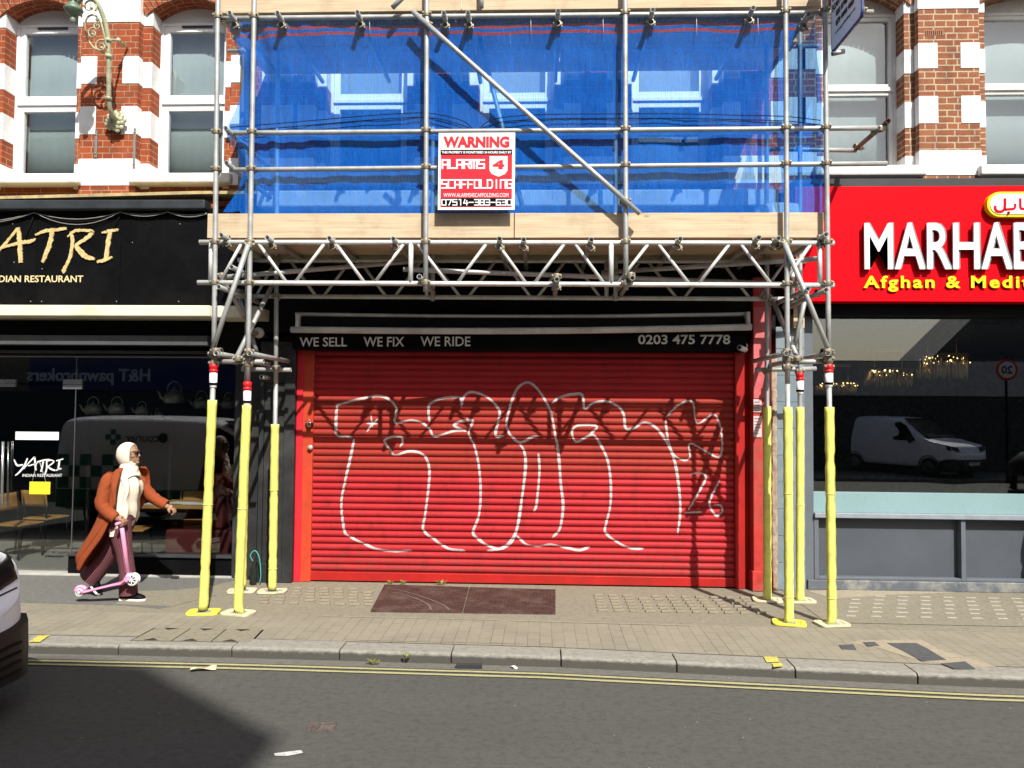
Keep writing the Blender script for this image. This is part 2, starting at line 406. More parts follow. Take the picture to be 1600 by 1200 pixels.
# mortar smears and dark repair patches on the right
sheet('mortar_smear', gp([(1330, 1005), (1345, 1001), (1440, 1000), (1475, 1018), (1520, 1030), (1555, 1042), (1480, 1040), (1420, 1028), (1370, 1012)]), MORT, .004, .006)
for l in ([(1386, 1006), (1432, 1006), (1448, 1014), (1478, 1032), (1440, 1034), (1415, 1020)], [(1311, 1009), (1333, 1008), (1338, 1016), (1316, 1015)],
          [(1348, 1005), (1366, 1004), (1374, 1010), (1356, 1011)], [(1470, 1038), (1508, 1035), (1524, 1046), (1490, 1046)]):
    sheet('repair_patch', gp(l), PATCH, .008, .006)
sheet('mortar_smear', gp([(1262, 924), (1330, 922), (1420, 918), (1500, 917), (1600, 920), (1600, 927), (1500, 925), (1400, 929), (1300, 935)]), MORT, .004, .006)
mb = MB()                       # thin pale lines along the pavement
for (a, b, c, d_) in (((500, 963), (780, 969), .02, 0), ((800, 970), (1085, 978), .022, 0), ((560, 1000), (820, 1006), .012, 0)):
    p, q = gr(*a, .005), gr(*b, .005); mb.quad(p, q, q+Vector((0, c, 0)), p+Vector((0, c, 0)))
struct(mb.build('pavement_line', MORT))
# worn pressed bars in the paving in front of the shops
BARM = PAVM
def bars(name, corner, nx, ny, dx, dy, wx, wy, sx, mat, h=.007):
    mb = MB()
    for j in range(ny):
        for i in range(nx):
            if random.random() < .05: continue
            x_ = corner.x+i*dx+j*sx+random.uniform(-.006, .006); y_ = corner.y+j*dy
            mb.box(x_, x_+wx*random.uniform(.85, 1.05), y_, y_+wy, -.003, h)
    return struct(mb.build(name, mat, bevel=.003))
BAR = asphalt('bar_tan', (.30, .26, .19), (.38, .34, .28))
BARL = asphalt('bar_pale', (.40, .37, .31), (.5, .47, .4))
bars('tactile_paving', gr(404, 943), 8, 6, .155, .13, .10, .035, -.035, BAR, .017)
bars('tactile_paving', gr(935, 955), 11, 6, .155, .125, .095, .035, .0, BAR, .017)
bars('paving_blocks', gr(1322, 963), 18, 6, .24, .17, .11, .03, .08, BARL, .006)
# painted marks
UT = paint('yellow_spray', (.50, .45, .08), .8, .3, 60, 0, (.24, .21, .15), 0, kind='UV')
mb = MB()
for l in ([(45, 1003), (60, 993), (78, 992), (62, 1003)], [(1193, 1026), (1214, 1026), (1218, 1034), (1198, 1035)], [(1206, 1036), (1221, 1035), (1224, 1041), (1209, 1042)]):
    mb.add([p for p in gp(l, .0065)], [(0, 1, 2, 3)] if True else [])
struct(mb.build('utility_mark', UT))
WPNT = paint('white_road_paint', (.5, .5, .48), .8, .2, 60, 0, (.2, .2, .2), 0, kind='UV')
mb = MB().add(gp([(428, 1177), (470, 1172), (474, 1176), (450, 1181), (430, 1181)], -.084), [(0, 1, 2, 3, 4)])
struct(mb.build('paint_mark', WPNT))
# stone utility cover with three lids and dark lifting notches
c = gr(305, 993); t = thing('utility_cover', 'three lid utility cover in the block paving near the kerb', 'manhole cover', c)
A0, A1, B0, B1 = gr(206, 1000, .004), gr(392, 1003, .004), gr(242, 981, .004), gr(410, 984, .004)
DKJ = paint('dark_joint', (.03, .027, .022), .9, .2, 20)
for k in range(3):
    u0, u1 = k/3+.006, (k+1)/3-.006; a_, b_, c_, d_ = A0.lerp(A1, u0), A0.lerp(A1, u1), B0.lerp(B1, u1), B0.lerp(B1, u0); dn = Vector((0, 0, .01))
    l_ = MB().add([a_, b_, c_, d_, a_-dn, b_-dn, c_-dn, d_-dn], [(0, 1, 2, 3), (1, 0, 4, 5), (2, 1, 5, 6), (3, 2, 6, 7), (0, 3, 7, 4)]).build('lid', BARM, t)
    for p_, q_, r_ in ((a_, b_, d_), (d_, c_, a_)):
        m_ = p_.lerp(q_, .45); up = Vector((0, 0, .003)); e_ = (q_-p_).normalized(); f_ = (r_-p_).normalized()
        MB().add([m_-e_*.06+up, m_+e_*.07+up, m_+f_*.06+up], [(0, 1, 2)]).build('notch', DKJ, l_)
o_ = MB(); dn = Vector((0, 0, .003)); E = Vector((.012, .012, 0))
o_.add([A0-E-dn, A1+Vector((.012, -.012, 0))-dn, B1+E-dn, B0+Vector((-.012, .012, 0))-dn], [(0, 1, 2, 3)]).build('joint', DKJ, t)
# small iron cover in the road
c = gr(503, 1135, -.09); t = thing('drain_cover', 'small rusty iron cover set in the road asphalt', 'drain cover', c)
IRON = paint('worn_iron', (.12, .10, .09), .6, .5, 60, .3, (.22, .18, .15), .5)
mb = MB()
q = gp([(478, 1141), (485, 1129), (527, 1129), (521, 1142)], -.084)
sheetp = [p+Vector((0, 0, 0)) for p in q]; mb.add(sheetp+[p-Vector((0, 0, .03)) for p in q], [(3, 2, 1, 0), (0, 1, 5, 4), (1, 2, 6, 5), (2, 3, 7, 6), (3, 0, 4, 7)])
mb.build('frame', IRON, t)
mb = MB()
for i in range(5):
    for j in range(3):
        u, v_ = (i+.5)/5, (j+.5)/3
        p = q[0].lerp(q[3], u).lerp(q[1].lerp(q[2], u), v_); mb.box(p.x-.012, p.x+.012, p.y-.012, p.y+.012, -.085, -.079)
mb.build('stud', IRON, t)
# maroon chequer plate over the cellar, in front of the shutter
q = gp([(601, 913), (868, 921), (868, 958), (579, 954)], .012)
t = thing('cellar_plate', 'worn maroon metal plate in the pavement before the shutter', 'cellar hatch', (q[3]+q[2])/2)
MAR = paint('maroon_plate', (.072, .040, .034), .65, .35, 9, .2, (.15, .11, .09), .3)
def plate(u0, u1):
    mb = MB(); a = [q[3].lerp(q[2], u) for u in (u0, u1)]; b = [q[0].lerp(q[1], u) for u in (u0, u1)]
    mb.add([a[0], a[1], b[1], b[0]]+[p-Vector((0, 0, .02)) for p in (a[0], a[1], b[1], b[0])], [(0, 1, 2, 3), (1, 0, 4, 5), (2, 1, 5, 6), (3, 2, 6, 7), (0, 3, 7, 4)])
    n_ = 26
    for i in range(n_):
        for j in range(16):
            p = a[0].lerp(a[1], (i+.5)/n_).lerp(b[0].lerp(b[1], (i+.5)/n_), (j+.5)/16)
            M = Matrix.Translation(p) @ Matrix.Rotation(R(45 if (i+j) % 2 else -45), 4, 'Z'); mb.box(-.014, .014, -.004, .004, -.003, .003, M)
    return mb
plate(0, .497).build('flap', MAR, t); plate(.503, 1).build('flap', MAR, t)
SCR = paint('scratch', (.15, .115, .10), .7, .2, 30, 0, None, 0)
mb = MB()
for l in ([(610, 925), (640, 932), (665, 943), (672, 953)], [(618, 921), (655, 931), (690, 945), (700, 953)]):
    pp = catmull(gp(l, .0165), 6)
    for a, b in zip(pp, pp[1:]): mb.quad(a, b, b+Vector((.025, 0, 0)), a+Vector((.025, 0, 0)))
mb.build('scratch', SCR, t)
# litter and weeds
def litter(name, label, cat, mb, mat, **k): return solo(mb.build(name, mat, **k), label, cat)
c = gr(733, 1044, -.085); mb = MB().box(c.x-.10, c.x+.10, c.y-.016, c.y+.016, -.085, -.05).box(c.x-.103, c.x-.098, c.y-.02, c.y+.02, -.085, -.046).box(c.x+.098, c.x+.103, c.y-.02, c.y+.02, -.085, -.046)
litter('metal_bar', 'short dark grey metal bar lying in the gutter', 'metal bar', mb, DGREY, bevel=.004)
c = gr(318, 1046, -.08); M = Matrix.Translation(c) @ Matrix.Rotation(R(18), 4, 'Z')
mb = MB().grid(lambda u, v: M @ Vector(((u-.5)*.19, (v-.5)*.06, .012+.012*math.sin(u*5+v*3))), 8, 3)
litter('paper_scrap', 'crumpled pale orange paper scrap lying on yellow lines', 'litter', mb, paint('scrap', (.62, .5, .34), .8, .3, 30), solid=.003)
c = gr(803, 1044, -.085); M = Matrix.Translation(c) @ Matrix.Rotation(R(-40), 4, 'Z')
mb = MB().grid(lambda u, v: M @ Vector(((u-.5)*.06, (v-.5)*.03, .008+.008*math.sin(u*4))), 5, 2)
litter('tissue_scrap', 'small white tissue scrap in the gutter right of metal bar', 'litter', mb, LETW, solid=.003)
LEAF = paint('weed_green', (.20, .24, .05), .7, .4, 20, 0, (.35, .25, .1), 0)
def weed(name, label, c, n, r, h):
    mb = MB()
    for i in range(n):
        a = random.uniform(0, 6.28); d = random.uniform(.2, 1)*r; p = c+Vector((math.cos(a)*d*.3, math.sin(a)*d*.2, 0)); e = c+Vector((math.cos(a)*d, math.sin(a)*d*.5, random.uniform(.3, 1)*h))
        s_ = (e-p).cross(Vector((0, 0, 1))).normalized()*random.uniform(.006, .012); m_ = p.lerp(e, .6)+Vector((0, 0, h*.2))
        mb.add([p, m_-s_, e, m_+s_], [(0, 1, 2, 3)])
    return solo(mb.build(name, LEAF), label, 'weed', 'weeds in the cracks')
weed('weed', 'yellowish weed growing against kerb left of metal bar', gr(636, 1028, -.03), 16, .045, .035)
weed('weed', 'dry brown weed clump lying in gutter', gr(583, 1038, -.08), 26, .06, .05)
for px, l in ((609, 'small weed at shutter foot, leftmost above maroon plate'), (630, 'tiny weed at shutter foot second from left'), (690, 'spread weed at shutter foot above the middle of plate')):
    weed('weed', l, gr(px, 913, .01), 22, .09 if px == 690 else .05, .05)
# ------------------------------------------------------------------ terrace of brick shops
PIL, WALL, WIN, FAS, SHUT = 8.9, 9.0, 9.2, 8.62, 8.85
BR_RED = brick_mat('red_brick', (.34, .075, .026), (.24, .052, .022), (.40, .26, .17), (.13, .06, .04))
BR_BRN = brick_mat('brown_brick', (.30, .115, .055), (.22, .08, .045), (.48, .38, .26), (.11, .06, .045), .018)
GLASS = glass_mat('window_glass', (.86, .9, .9), .09)
SHOPL = glass_mat('restaurant_glass', (.80, .82, .81), .075)
SHOPG = glass_mat('shop_glass', (.78, .81, .79), .13)
BACKING = paint('sky_tone_backing', (.42, .45, .46), .8, .08, 2, 0, (.34, .38, .38), 0)  # pale tone that gives the upper panes their sky reflection
ROOM = paint('dark_room', (.035, .035, .037), .9, .2, 2)
SILLM = paint('stone_sill', (.74, .73, .70), .75, .06, 8, 0, (.5, .47, .42), .3)
SLATE = paint('roof_slate', (.08, .085, .095), .7, .3, 8)

def window(root, xa, xb, zs, zh, zm, label=None, frame=UPVC, fw=.075, arched=True, backing=True):
    "two-light window: outer frame, two sashes, panes, sill"
    mb = MB(); y0, y1 = WIN, WIN+.09
    mb.box(xa, xa+.035, y0, y1, zs, zh); mb.box(xb-.035, xb, y0, y1, zs, zh)
    mb.box(xa+.035, xb-.035, y0, y1, zh-.035, zh); mb.box(xa+.035, xb-.035, y0, y1, zs, zs+.035)
    mb.box(xa+.035, xb-.035, y0-.012, y1, zm-.022, zm+.022)
    wn = mb.build('window', frame, root, .004, label)
    for z0, z1 in ((zs+.036, zm-.023), (zm+.023, zh-.036)):
        a, b = xa+.036, xb-.036; s_ = MB(); yy = y0+.012
        s_.box(a, a+fw, yy, y1-.01, z0, z1); s_.box(b-fw, b, yy, y1-.01, z0, z1)
        s_.box(a+fw, b-fw, yy, y1-.01, z0, z0+fw); s_.box(a+fw, b-fw, yy, y1-.01, z1-fw, z1)
        s_.build('sash', frame, wn, .006)
        g = MB().box(a+fw-.004, b-fw+.004, yy+.03, yy+.038, z0+fw-.004, z1-fw+.004); g.build('pane', GLASS, wn)
    if frame is UPVC:
        MB().box((xa+xb)/2-.19, (xa+xb)/2+.19, y0-.008, y0+.012, zh-.062, zh-.045).build('vent', DGREY, wn)
    if backing:
        def fb(u, v): return Vector((xa+.05+(xb-xa-.1)*u, y1+.10+.001*math.sin(u*40+3*v), zs+.06+(zh-zs-.12)*v))
        MB().grid(fb, 60, 3).build('pane_backing', BACKING, wn, solid=.004)  # sheet added behind the panes, its pale colour stands in for reflected sky
    return wn
def arch(root, xa, xb, z0, rise, th, mat, y0, y1, nb=19):
    cx = (xa+xb)/2; hw = (xb-xa)/2; Rr = (hw*hw+rise*rise)/(2*rise); cz = z0+rise-Rr; a0 = math.asin(hw/Rr); mb = MB()
    for i in range(nb):
        for k, (r0, r1) in enumerate(((Rr, Rr+th*.49), (Rr+th*.51, Rr+th))):
            t0 = -a0*1.12+2*a0*1.12*i/nb+.004/Rr; t1 = -a0*1.12+2*a0*1.12*(i+1)/nb-.004/Rr
            P = [(cx+r*math.sin(t), cz+r*math.cos(t)) for r, t in ((r0, t0), (r0, t1), (r1, t1), (r1, t0))]
            mb.prism(P[::-1], (0, y0, 0), UX, UZ, y1-y0)
    return mb.build('arch', mat, root, .003)
def spandrel(mb, xa, xb, z0, rise, ztop, y0, y1, n=12):
    "wall over an arched opening"
    cx = (xa+xb)/2; hw = (xb-xa)/2; Rr = (hw*hw+rise*rise)/(2*rise); cz = z0+rise-Rr
    pts = [(xa+(xb-xa)*i/n, cz+math.sqrt(max(0, Rr*Rr-(xa+(xb-xa)*i/n-cx)**2))) for i in range(n+1)]
    for a, b in zip(pts, pts[1:]):
        mb.prism([a, b, (b[0], ztop), (a[0], ztop)], (0, y0, 0), UX, UZ, y1-y0)
def upper_wall(root, x0, x1, wins, brick, bands, zbase, ztop, zs, zh, zm, qw=.19, labels=None, **kw):
    y1 = WALL+.4; mb = MB(); edges = [x0]+[e for w_ in wins for e in w_]+[x1]
    piers = [(edges[i], edges[i+1]) for i in range(0, len(edges), 2)]
    for a, b in piers: mb.box(a, b, WALL, y1, zs-.12, ztop)
    mb.box(x0, x1, WALL+.003, y1, zbase, zs-.12)
    for a, b in wins: spandrel(mb, a, b, zh+.03, .16, ztop, WALL+.004, y1)
    # side walls, back wall, roof and the floor over the shop close the upper storey
    mb.box(x0, x0+.2, y1, 14, zbase, ztop); mb.box(x1-.2, x1, y1, 14, zbase, ztop); mb.box(x0, x1, 14, 14.3, 0, ztop)
    mb.build('wall', brick, root)
    MB().box(x0+.2, x1-.2, y1, 14, zbase, zbase+.2).box(x0+.21, x1-.21, 11.2, 11.3, zbase+.2, ztop-.2).box(x0+.2, x1-.2, y1, 14, ztop-.2, ztop).build('upper_room', ROOM, root)
    MB().box(x0, x1, WALL-.12, WALL+.5, ztop, ztop+.12).build('parapet', SILLM, root, .01)
    for i, (a, b) in enumerate(piers):
        a2 = a+.115 if i else a; b2 = b-.115 if i < len(piers)-1 else b
        p = MB().box(a2, b2, PIL, WALL-.001, zs-.25, ztop-.6).build('pilaster', brick, root)
        q = []
        for z0, z1, full in bands:
            if full: q.append((a2-.007, b2+.007, PIL-.008, WALL-.002, z0, z1))
            else:
                q.append((a2-.007, a2+qw, PIL-.008, WALL-.002, z0, z1)); q.append((b2-qw, b2+.007, PIL-.008, WALL-.002, z0, z1))
            d = .03 if z0 < zh-.2 else 0
            if i: q.append((a-.004, a2-.008, WALL-.008, WIN+.05, z0-d*.5, z1-d))
            if i < len(piers)-1: q.append((b2+.008, b+.004, WALL-.008, WIN+.05, z0-d*.5, z1-d))
        for bx_ in q: MB().box(*bx_).build('white_block', WHITE, p, .006)
    for i, (a, b) in enumerate(wins):
        wn = window(root, a, b, zs, zh, zm, **kw)
        MB().box(a+.002, b-.002, WIN+.03, WIN+.12, zh, zh+.24).build('head_board', kw.get('frame', UPVC), wn)
        arch(root, a-.02, b+.02, zh+.02, .165, .34, brick, WALL-.035, WIN+.2)
        s_ = MB(); n_ = 14
        s_.box(a-.16, b+.16, PIL-.09, WIN+.06, zs-.13, zs-.012); s_.build('sill', SILLM, wn, .02)
ZB = 4.15
lz = lambda y: Z(180, y, PIL)
bandsL = [(lz(131), lz(88), 0), (lz(210), lz(166), 0), (lz(290), lz(248), 1), (lz(35), lz(-60), 1), (lz(35)+.9, lz(35)+1.2, 0)]
ZS, ZH, ZM = Z(80, 284, WIN), Z(80, 38, WIN), Z(80, 162, WIN)
px2 = lambda a, b, y: (X(a, y, WIN), X(b, y, WIN))
wL = [px2(23, 135, 160), px2(249, 362, 160)]; wL = [(wL[0][0]-1.85, wL[0][1]-1.85)]+wL
wM = [px2(517, 641, 160), px2(750, 866, 160), px2(984, 1107, 160)]
wR = [px2(1276, 1401, 160), (X(1524, 160, WIN), X(1524, 160, WIN)+1.5)]
XLM, XMR = X(437, 200, WALL), X(1226, 200, WALL)
left = thing('restaurant_building', 'red brick terrace with black restaurant front and gold lettering, left', 'building', (-6, 9, 0))
mid = thing('shop_building', 'shuttered shop with red roller shutter behind the scaffold, middle', 'building', (0, 9, 0))
right = thing('restaurant_building', 'brown brick terrace with bright red restaurant fascia, right', 'building', (6, 9, 0))
upper_wall(left, -10.5, XLM, wL, BR_RED, bandsL, ZB-.15, 9.4, ZS, ZH, ZM)
upper_wall(mid, XLM+.002, XMR-.002, wM, BR_RED, bandsL, ZB-.15, 9.4, ZS, ZH, ZM)
rz = lambda y: Z(1470, y, PIL)
bandsR = [(rz(107), rz(67), 0), (rz(193), rz(150), 0), (rz(274), rz(235), 1), (rz(14), rz(-70), 1), (rz(14)+.9, rz(14)+1.2, 0)]
SASH = paint('cream_sash_paint', (.70, .69, .66), .45, .06, 5, 0, (.52, .5, .46), .1)
upper_wall(right, XMR, 11, wR, BR_BRN, bandsR, ZB+.22, 9.4, Z(1350, 272, WIN), Z(1350, 22, WIN), Z(1350, 140, WIN), .215, frame=SASH, fw=.045)
c = at(1459, 51, PIL-.004)
MB().box(c.x-.11, c.x+.11, c.y, c.y+.02, c.z-.035, c.z+.035).build('air_brick', paint('air_brick', (.35, .16, .09), .8), right, .004)
mb = MB()
for i in range(9): mb.box(c.x-.095+i*.0225, c.x-.085+i*.0225, c.y-.002, c.y+.01, c.z-.025, c.z+.025)
mb.build('air_brick_slot', BLACKM, right)

# ---------------- left shop front
XL1 = X(397, 500, FAS)
def hz(y, Y, x=180): return Z(x, y, Y)
MB().box(-10.5, XL1, 8.72, 9.0, hz(326, FAS), ZB-.15).build('cornice', BLACK, left, .01)
FLASH = paint('lead_flashing', (.42, .33, .16), .7, .3, 12, 0, (.25, .2, .14), .3)
mb = MB().rings([[Vector((x_, y_, z_)) for y_, z_ in ((8.60, z0_), (8.60, z0_+.035), (8.9, z0_+.06), (8.9, z0_))] for x_, z0_ in ((-10.5, Z(0, 311, 8.6)-.03), (X(0, 311, 8.6), Z(0, 311, 8.6)), (X(310, 302, 8.6), Z(310, 303, 8.6)), (XL1, Z(310, 303, 8.6)))], True, False)
mb.build('flashing', FLASH, left)
MB().box(-10.5, X(322, 322, 8.56), 8.52, 8.7, hz(327, 8.55), hz(313, 8.55)).build('gutter_board', paint('slate_grey_board', (.03, .035, .04), .5, .3, 4), left, .012)
fas = MB()
xs_ = [-10.5, X(-70, 400, FAS), X(57, 400, FAS), X(188, 400, FAS), XL1]
for a, b in zip(xs_, xs_[1:]): fas.box(a+.002, b-.002, FAS, 9.0, hz(475, FAS), hz(327, FAS)-.002)
fas = fas.build('fascia', BLACK, left, .003)
GOLD = paint('gold_lettering', (.56, .43, .20), .55, .35, 30, 0, (.40, .28, .10), .2)
def zy(pts): return [(p[0]/3.6375, 290+p[1]/3.6375) for p in pts]
gl_ = []
for pts, wd in (([(-60, 440), (0, 368), (55, 305), (103, 243)], [8, 13, 15, 17]), ([(103, 240), (113, 300), (117, 375), (121, 440)], [20, 26, 26, 23]), ([(-20, 366), (50, 343), (120, 326), (180, 317), (206, 303)], [12, 15, 20, 20, 8]),
                ([(203, 282), (262, 258), (320, 253), (382, 244)], [10, 20, 18, 14]), ([(301, 258), (286, 330), (265, 390), (243, 437)], [22, 27, 25, 18]),
                ([(408, 262), (414, 330), (402, 400), (382, 450), (358, 493)], [16, 20, 20, 18, 26]), ([(386, 292), (430, 259), (490, 256), (527, 264), (495, 300), (432, 338)], [8, 17, 17, 20, 22, 15]), ([(432, 336), (455, 370), (492, 404), (540, 417)], [18, 28, 28, 14]),
                ([(628, 260), (617, 330), (605, 415)], [22, 25, 25]), ([(583, 270), (630, 258), (674, 253)], [10, 18, 14]), ([(553, 435), (600, 424), (638, 406)], [14, 18, 12]),
                ([(-190, 250), (-150, 330), (-100, 345)], [14, 20, 14]), ([(-70, 245), (-105, 340), (-150, 430), (-200, 470)], [16, 22, 20, 10])):
    q = catmull([Vector((p[0], p[1], wd[i])) for i, p in enumerate(pts)], 7)
    j = [Vector((p.x+random.uniform(-2, 2), p.y+random.uniform(-2, 2), p.z*random.uniform(.86, 1.14))) for p in q]
    gl_.append((zy(j), [p.z/3.6375 for p in j]))
for grp in ((0, 1, 2), (3, 4), (5, 6, 7), (8, 9, 10), (11, 12)):
    mb = MB()
    for k, gi in enumerate(grp): px_stroke(mb, *gl_[gi], FAS-.003, .012+.0012*k, 0)
    mb.build('lettering', GOLD, fas)
px_text(MB(), 'INDIAN RESTAURANT', -17, 130, 430.5, 441, FAS-.001, .004, .012).build('lettering', paint('cream_lettering', (.66, .55, .30), .5, .05, 9), fas)
mb = MB()
for x_, y_ in ((20, 350), (66, 420), (65, 471), (48, 471), (182, 471), (281, 350), (279, 471), (207, 379), (22, 410)): mb.ball(at(x_, y_, FAS-.001), .007, 6)
mb.build('screw', paint('screw', (.3, .3, .28), .4), fas)
# string of lights hanging from the fascia top
t = thing('light_string', 'thin wires of a light string drooping along the black fascia', 'light string', at(120, 335, FAS-.03))
for off in (0, 6, 12):
    pp = []
    for a, b, sg in (((-120, 338), (54, 332), 12), ((54, 332), (188, 331), 11+off*.45), ((188, 331), (262, 331), 4), ((262, 331), (330, 331), 5)):
        for i in range(10):
            u = i/10; pp.append(at(a[0]+(b[0]-a[0])*u, a[1]+(b[1]-a[1])*u+4*u*(1-u)*(sg+off*.25), FAS-.03-.004*off/6))
    MB().path(pp, .0042 if off else .005, 5).build('wire', BLACKM if off == 6 else paint('pale_wire', (.25, .25, .23), .5), t)
MB().path([at(54, 333, FAS-.02), at(40, 372, FAS-.01)], .006, 5).build('wire', BLACKM, t); MB().path([at(189, 333, FAS-.02), at(178, 358, FAS-.01)], .006, 5).build('wire', BLACKM, t)
CREAM = paint('cream_awning_cover', (.74, .68, .50), .7, .06, 6, 0, (.5, .45, .32), .2)
MB().box(-10.5, X(329, 485, 8.38), 8.36, 8.9, hz(494, 8.38), hz(477, 8.38)).box(X(329, 485, 8.38)+.001, X(403, 485, 8.4), 8.38, 8.88, hz(494, 8.38)-.01, hz(477, 8.38)).build('awning_cover', CREAM, left, .012)
MB().box(-10.5, XL1, 8.8, 9.0, hz(556, 8.9), hz(476, 8.9)).build('shop_head', BLACKM, left)
MB().box(-10.5, X(324, 530, 8.6), 8.6, 8.78, hz(539, 8.6), hz(524, 8.6)).build('shutter_box', paint('grey_box', (.075, .077, .08), .5, .15, 5), left, .006)
MB().box(-10.5, X(330, 552, 8.72), 8.70, 8.79, hz(552, 8.72), hz(548, 8.72)).build('trim', DGREY, left)
YG = 9.04
MB().box(-10.5, X(370, 556, YG), YG-.05, YG+.05, hz(558.5, YG), hz(556.5, YG)+.03).build('head_trim', paint('pale_trim', (.35, .35, .33), .5), left)
zb, zt = .0, hz(558, YG)
xd0, xd1 = X(-118, 700, YG), X(115, 700, YG)
zp = Z(250, 868, YG)
MB().box(xd1+.03, X(372, 880, YG), YG-.10, YG+.06, .02, zp).build('plinth', BLACK, left, .01)
MB().box(xd1+.03, X(372, 880, YG), YG-.13, YG+.06, zp, zp+.02).build('plinth_cap', DGREY, left, .004)
MB().box(-10.5, X(372, 895, YG), YG-.14, YG+.06, -.005, .02).build('threshold', paint('pale_threshold', (.38, .37, .34), .7), left, .004)
MB().box(xd1+.012, X(369, 700, YG), YG, YG+.012, zp+.02, zt).build('shop_window', SHOPL, left); MB().box(-10.5, xd0-.012, YG, YG+.012, .03, zt).build('shop_window', SHOPL, left)
door = MB().box(xd0, xd1, YG, YG+.012, .035, Z(60, 601, YG)).box(xd0, xd1, YG, YG+.012, Z(60, 600, YG)+.012, zt).build('glass_door', SHOPL, left)
FIT = paint('brushed_steel', (.55, .55, .55), .3, .1, 9, .9, None, 0)
mb = MB()
for a, b, y0, y1 in ((-2, 24, 593, 604), (98, 128, 593, 608)):
    p, q_ = at(a, y1, YG-.012), at(b, y0, YG-.012); mb.box(p.x, q_.x, YG-.014, YG+.026, p.z, (p.z+q_.z)/2-.004); mb.box(p.x, q_.x, YG-.014, YG+.026, (p.z+q_.z)/2+.004, q_.z)
mb.build('hinge', FIT, door, .003)
mb = MB(); mb.path([at(4.5, 690, YG-.07), at(3, 792, YG-.07)], .016, 10); mb.path([at(13, 690, YG+.08), at(12, 792, YG+.08)], .012, 10)
for y_ in (700, 786): mb.path([at(4, y_, YG-.07), at(4, y_, YG+.08)], .008, 6)
mb.build('handle', FIT, door)
MB().box(xd1+.003, xd1+.009, YG-.002, YG+.014, .035, zt).build('edge_strip', FIT, door)
STICK = paint('white_sticker', (.75, .75, .74), .4, .03, 9, 0, None, 0)
a, b = at(24, 687, YG-.003), at(92, 675, YG-.003); st = MB().box(a.x, b.x, YG-.004, YG-.001, a.z, b.z).build('sticker', STICK, door)
mb = MB()
for i in range(11):
    p = at(29+i*5.4, 682.5, YG-.005); mb.box(p.x, p.x+.022, YG-.0055, YG-.0042, p.z-.004, p.z+.006)
mb.build('print', paint('faint_print', (.5, .5, .5), .5), st)
mb = MB()
for pts, wd in (([(22, 718), (27, 727), (36, 726)], [1.5, 3, 2]), ([(43, 716), (38, 728), (30, 738), (24, 743)], [2, 3, 2.5, 1.5]), ([(37, 733), (46, 722), (54, 714)], [1, 2, 2.4]), ([(54, 714), (55, 724), (56, 735)], 2.8), ([(44, 728), (58, 724)], 1.8),
                ([(58, 722), (68, 719), (78, 718)], 2.2), ([(68, 719), (66, 730), (64, 737)], 2.6), ([(73, 722), (73, 732), (70, 742)], 2.4), ([(72, 721), (80, 719), (84, 722), (75, 729)], 2), ([(75, 729), (80, 733), (86, 735)], 2.6),
                ([(93, 719), (92, 727), (91, 734)], 2.8), ([(88, 720), (99, 717)], 1.8), ([(87, 735), (96, 732)], 1.8)):
    px_stroke(mb, pts, wd, YG-.002, .0015)
px_text(MB(), 'INDIAN RESTAURANT', 35, 97, 740.5, 745, YG-.002, .0015, 0).build('lettering', STICK, door)
mb.build('lettering', STICK, door)
t = thing('door_sign', 'small yellow open sign hanging on cords on the glass door', 'sign', at(62, 773, YG-.02))
a, b = at(46, 772, YG-.02), at(79, 753, YG-.02)
MB().box(a.x, b.x, YG-.025, YG-.02, a.z, b.z).build('board', paint('sign_yellow', (.80, .70, .03), .5, .03, 9), t, .002)
px_text(MB(), 'OPEN', 54, 71, 759, 765, YG-.0255, .001, .0).build('lettering', paint('sign_print', (.55, .50, .05), .5), t)
MB().path([at(50, 754, YG-.022), at(58, 722, YG-.012)], .002, 5).path([at(72, 754, YG-.022), at(62, 722, YG-.012)], .002, 5).build('cord', STICK, t)
# pillars between left shop and middle shop
mb = MB().box(X(368, 700, 8.95), X(384, 700, 8.95), 8.9, 9.3, 0, 2.75)
mb.box(X(384, 700, 8.8), X(404, 700, 8.8), 8.86, 9.3, 0, 2.75)
mb.box(X(404, 700, 8.72), X(411, 700, 8.72), 8.72, 9.2, 0, 2.75).box(X(411, 700, 8.72), X(443, 700, 8.72), 8.745, 9.2, .0, 2.75).box(X(443, 700, 8.72), X(459, 700, 8.72), 8.72, 9.2, 0, 2.75)
mb.box(X(411, 700, 8.72), X(443, 700, 8.72), 8.72, 8.745, 2.28, 2.75).box(X(411, 700, 8.72), X(443, 700, 8.72), 8.72, 8.745, 0, .22)
mb.build('pillar', paint('black_pillar', (.022, .023, .024), .55, .3, 4, 0, (.06, .06, .06), .15), left, .006)
MB().box(-10.5, XL1, 9.05, 9.4, hz(556, 9.1), 4.02).build('head_beam', BLACKM, left)

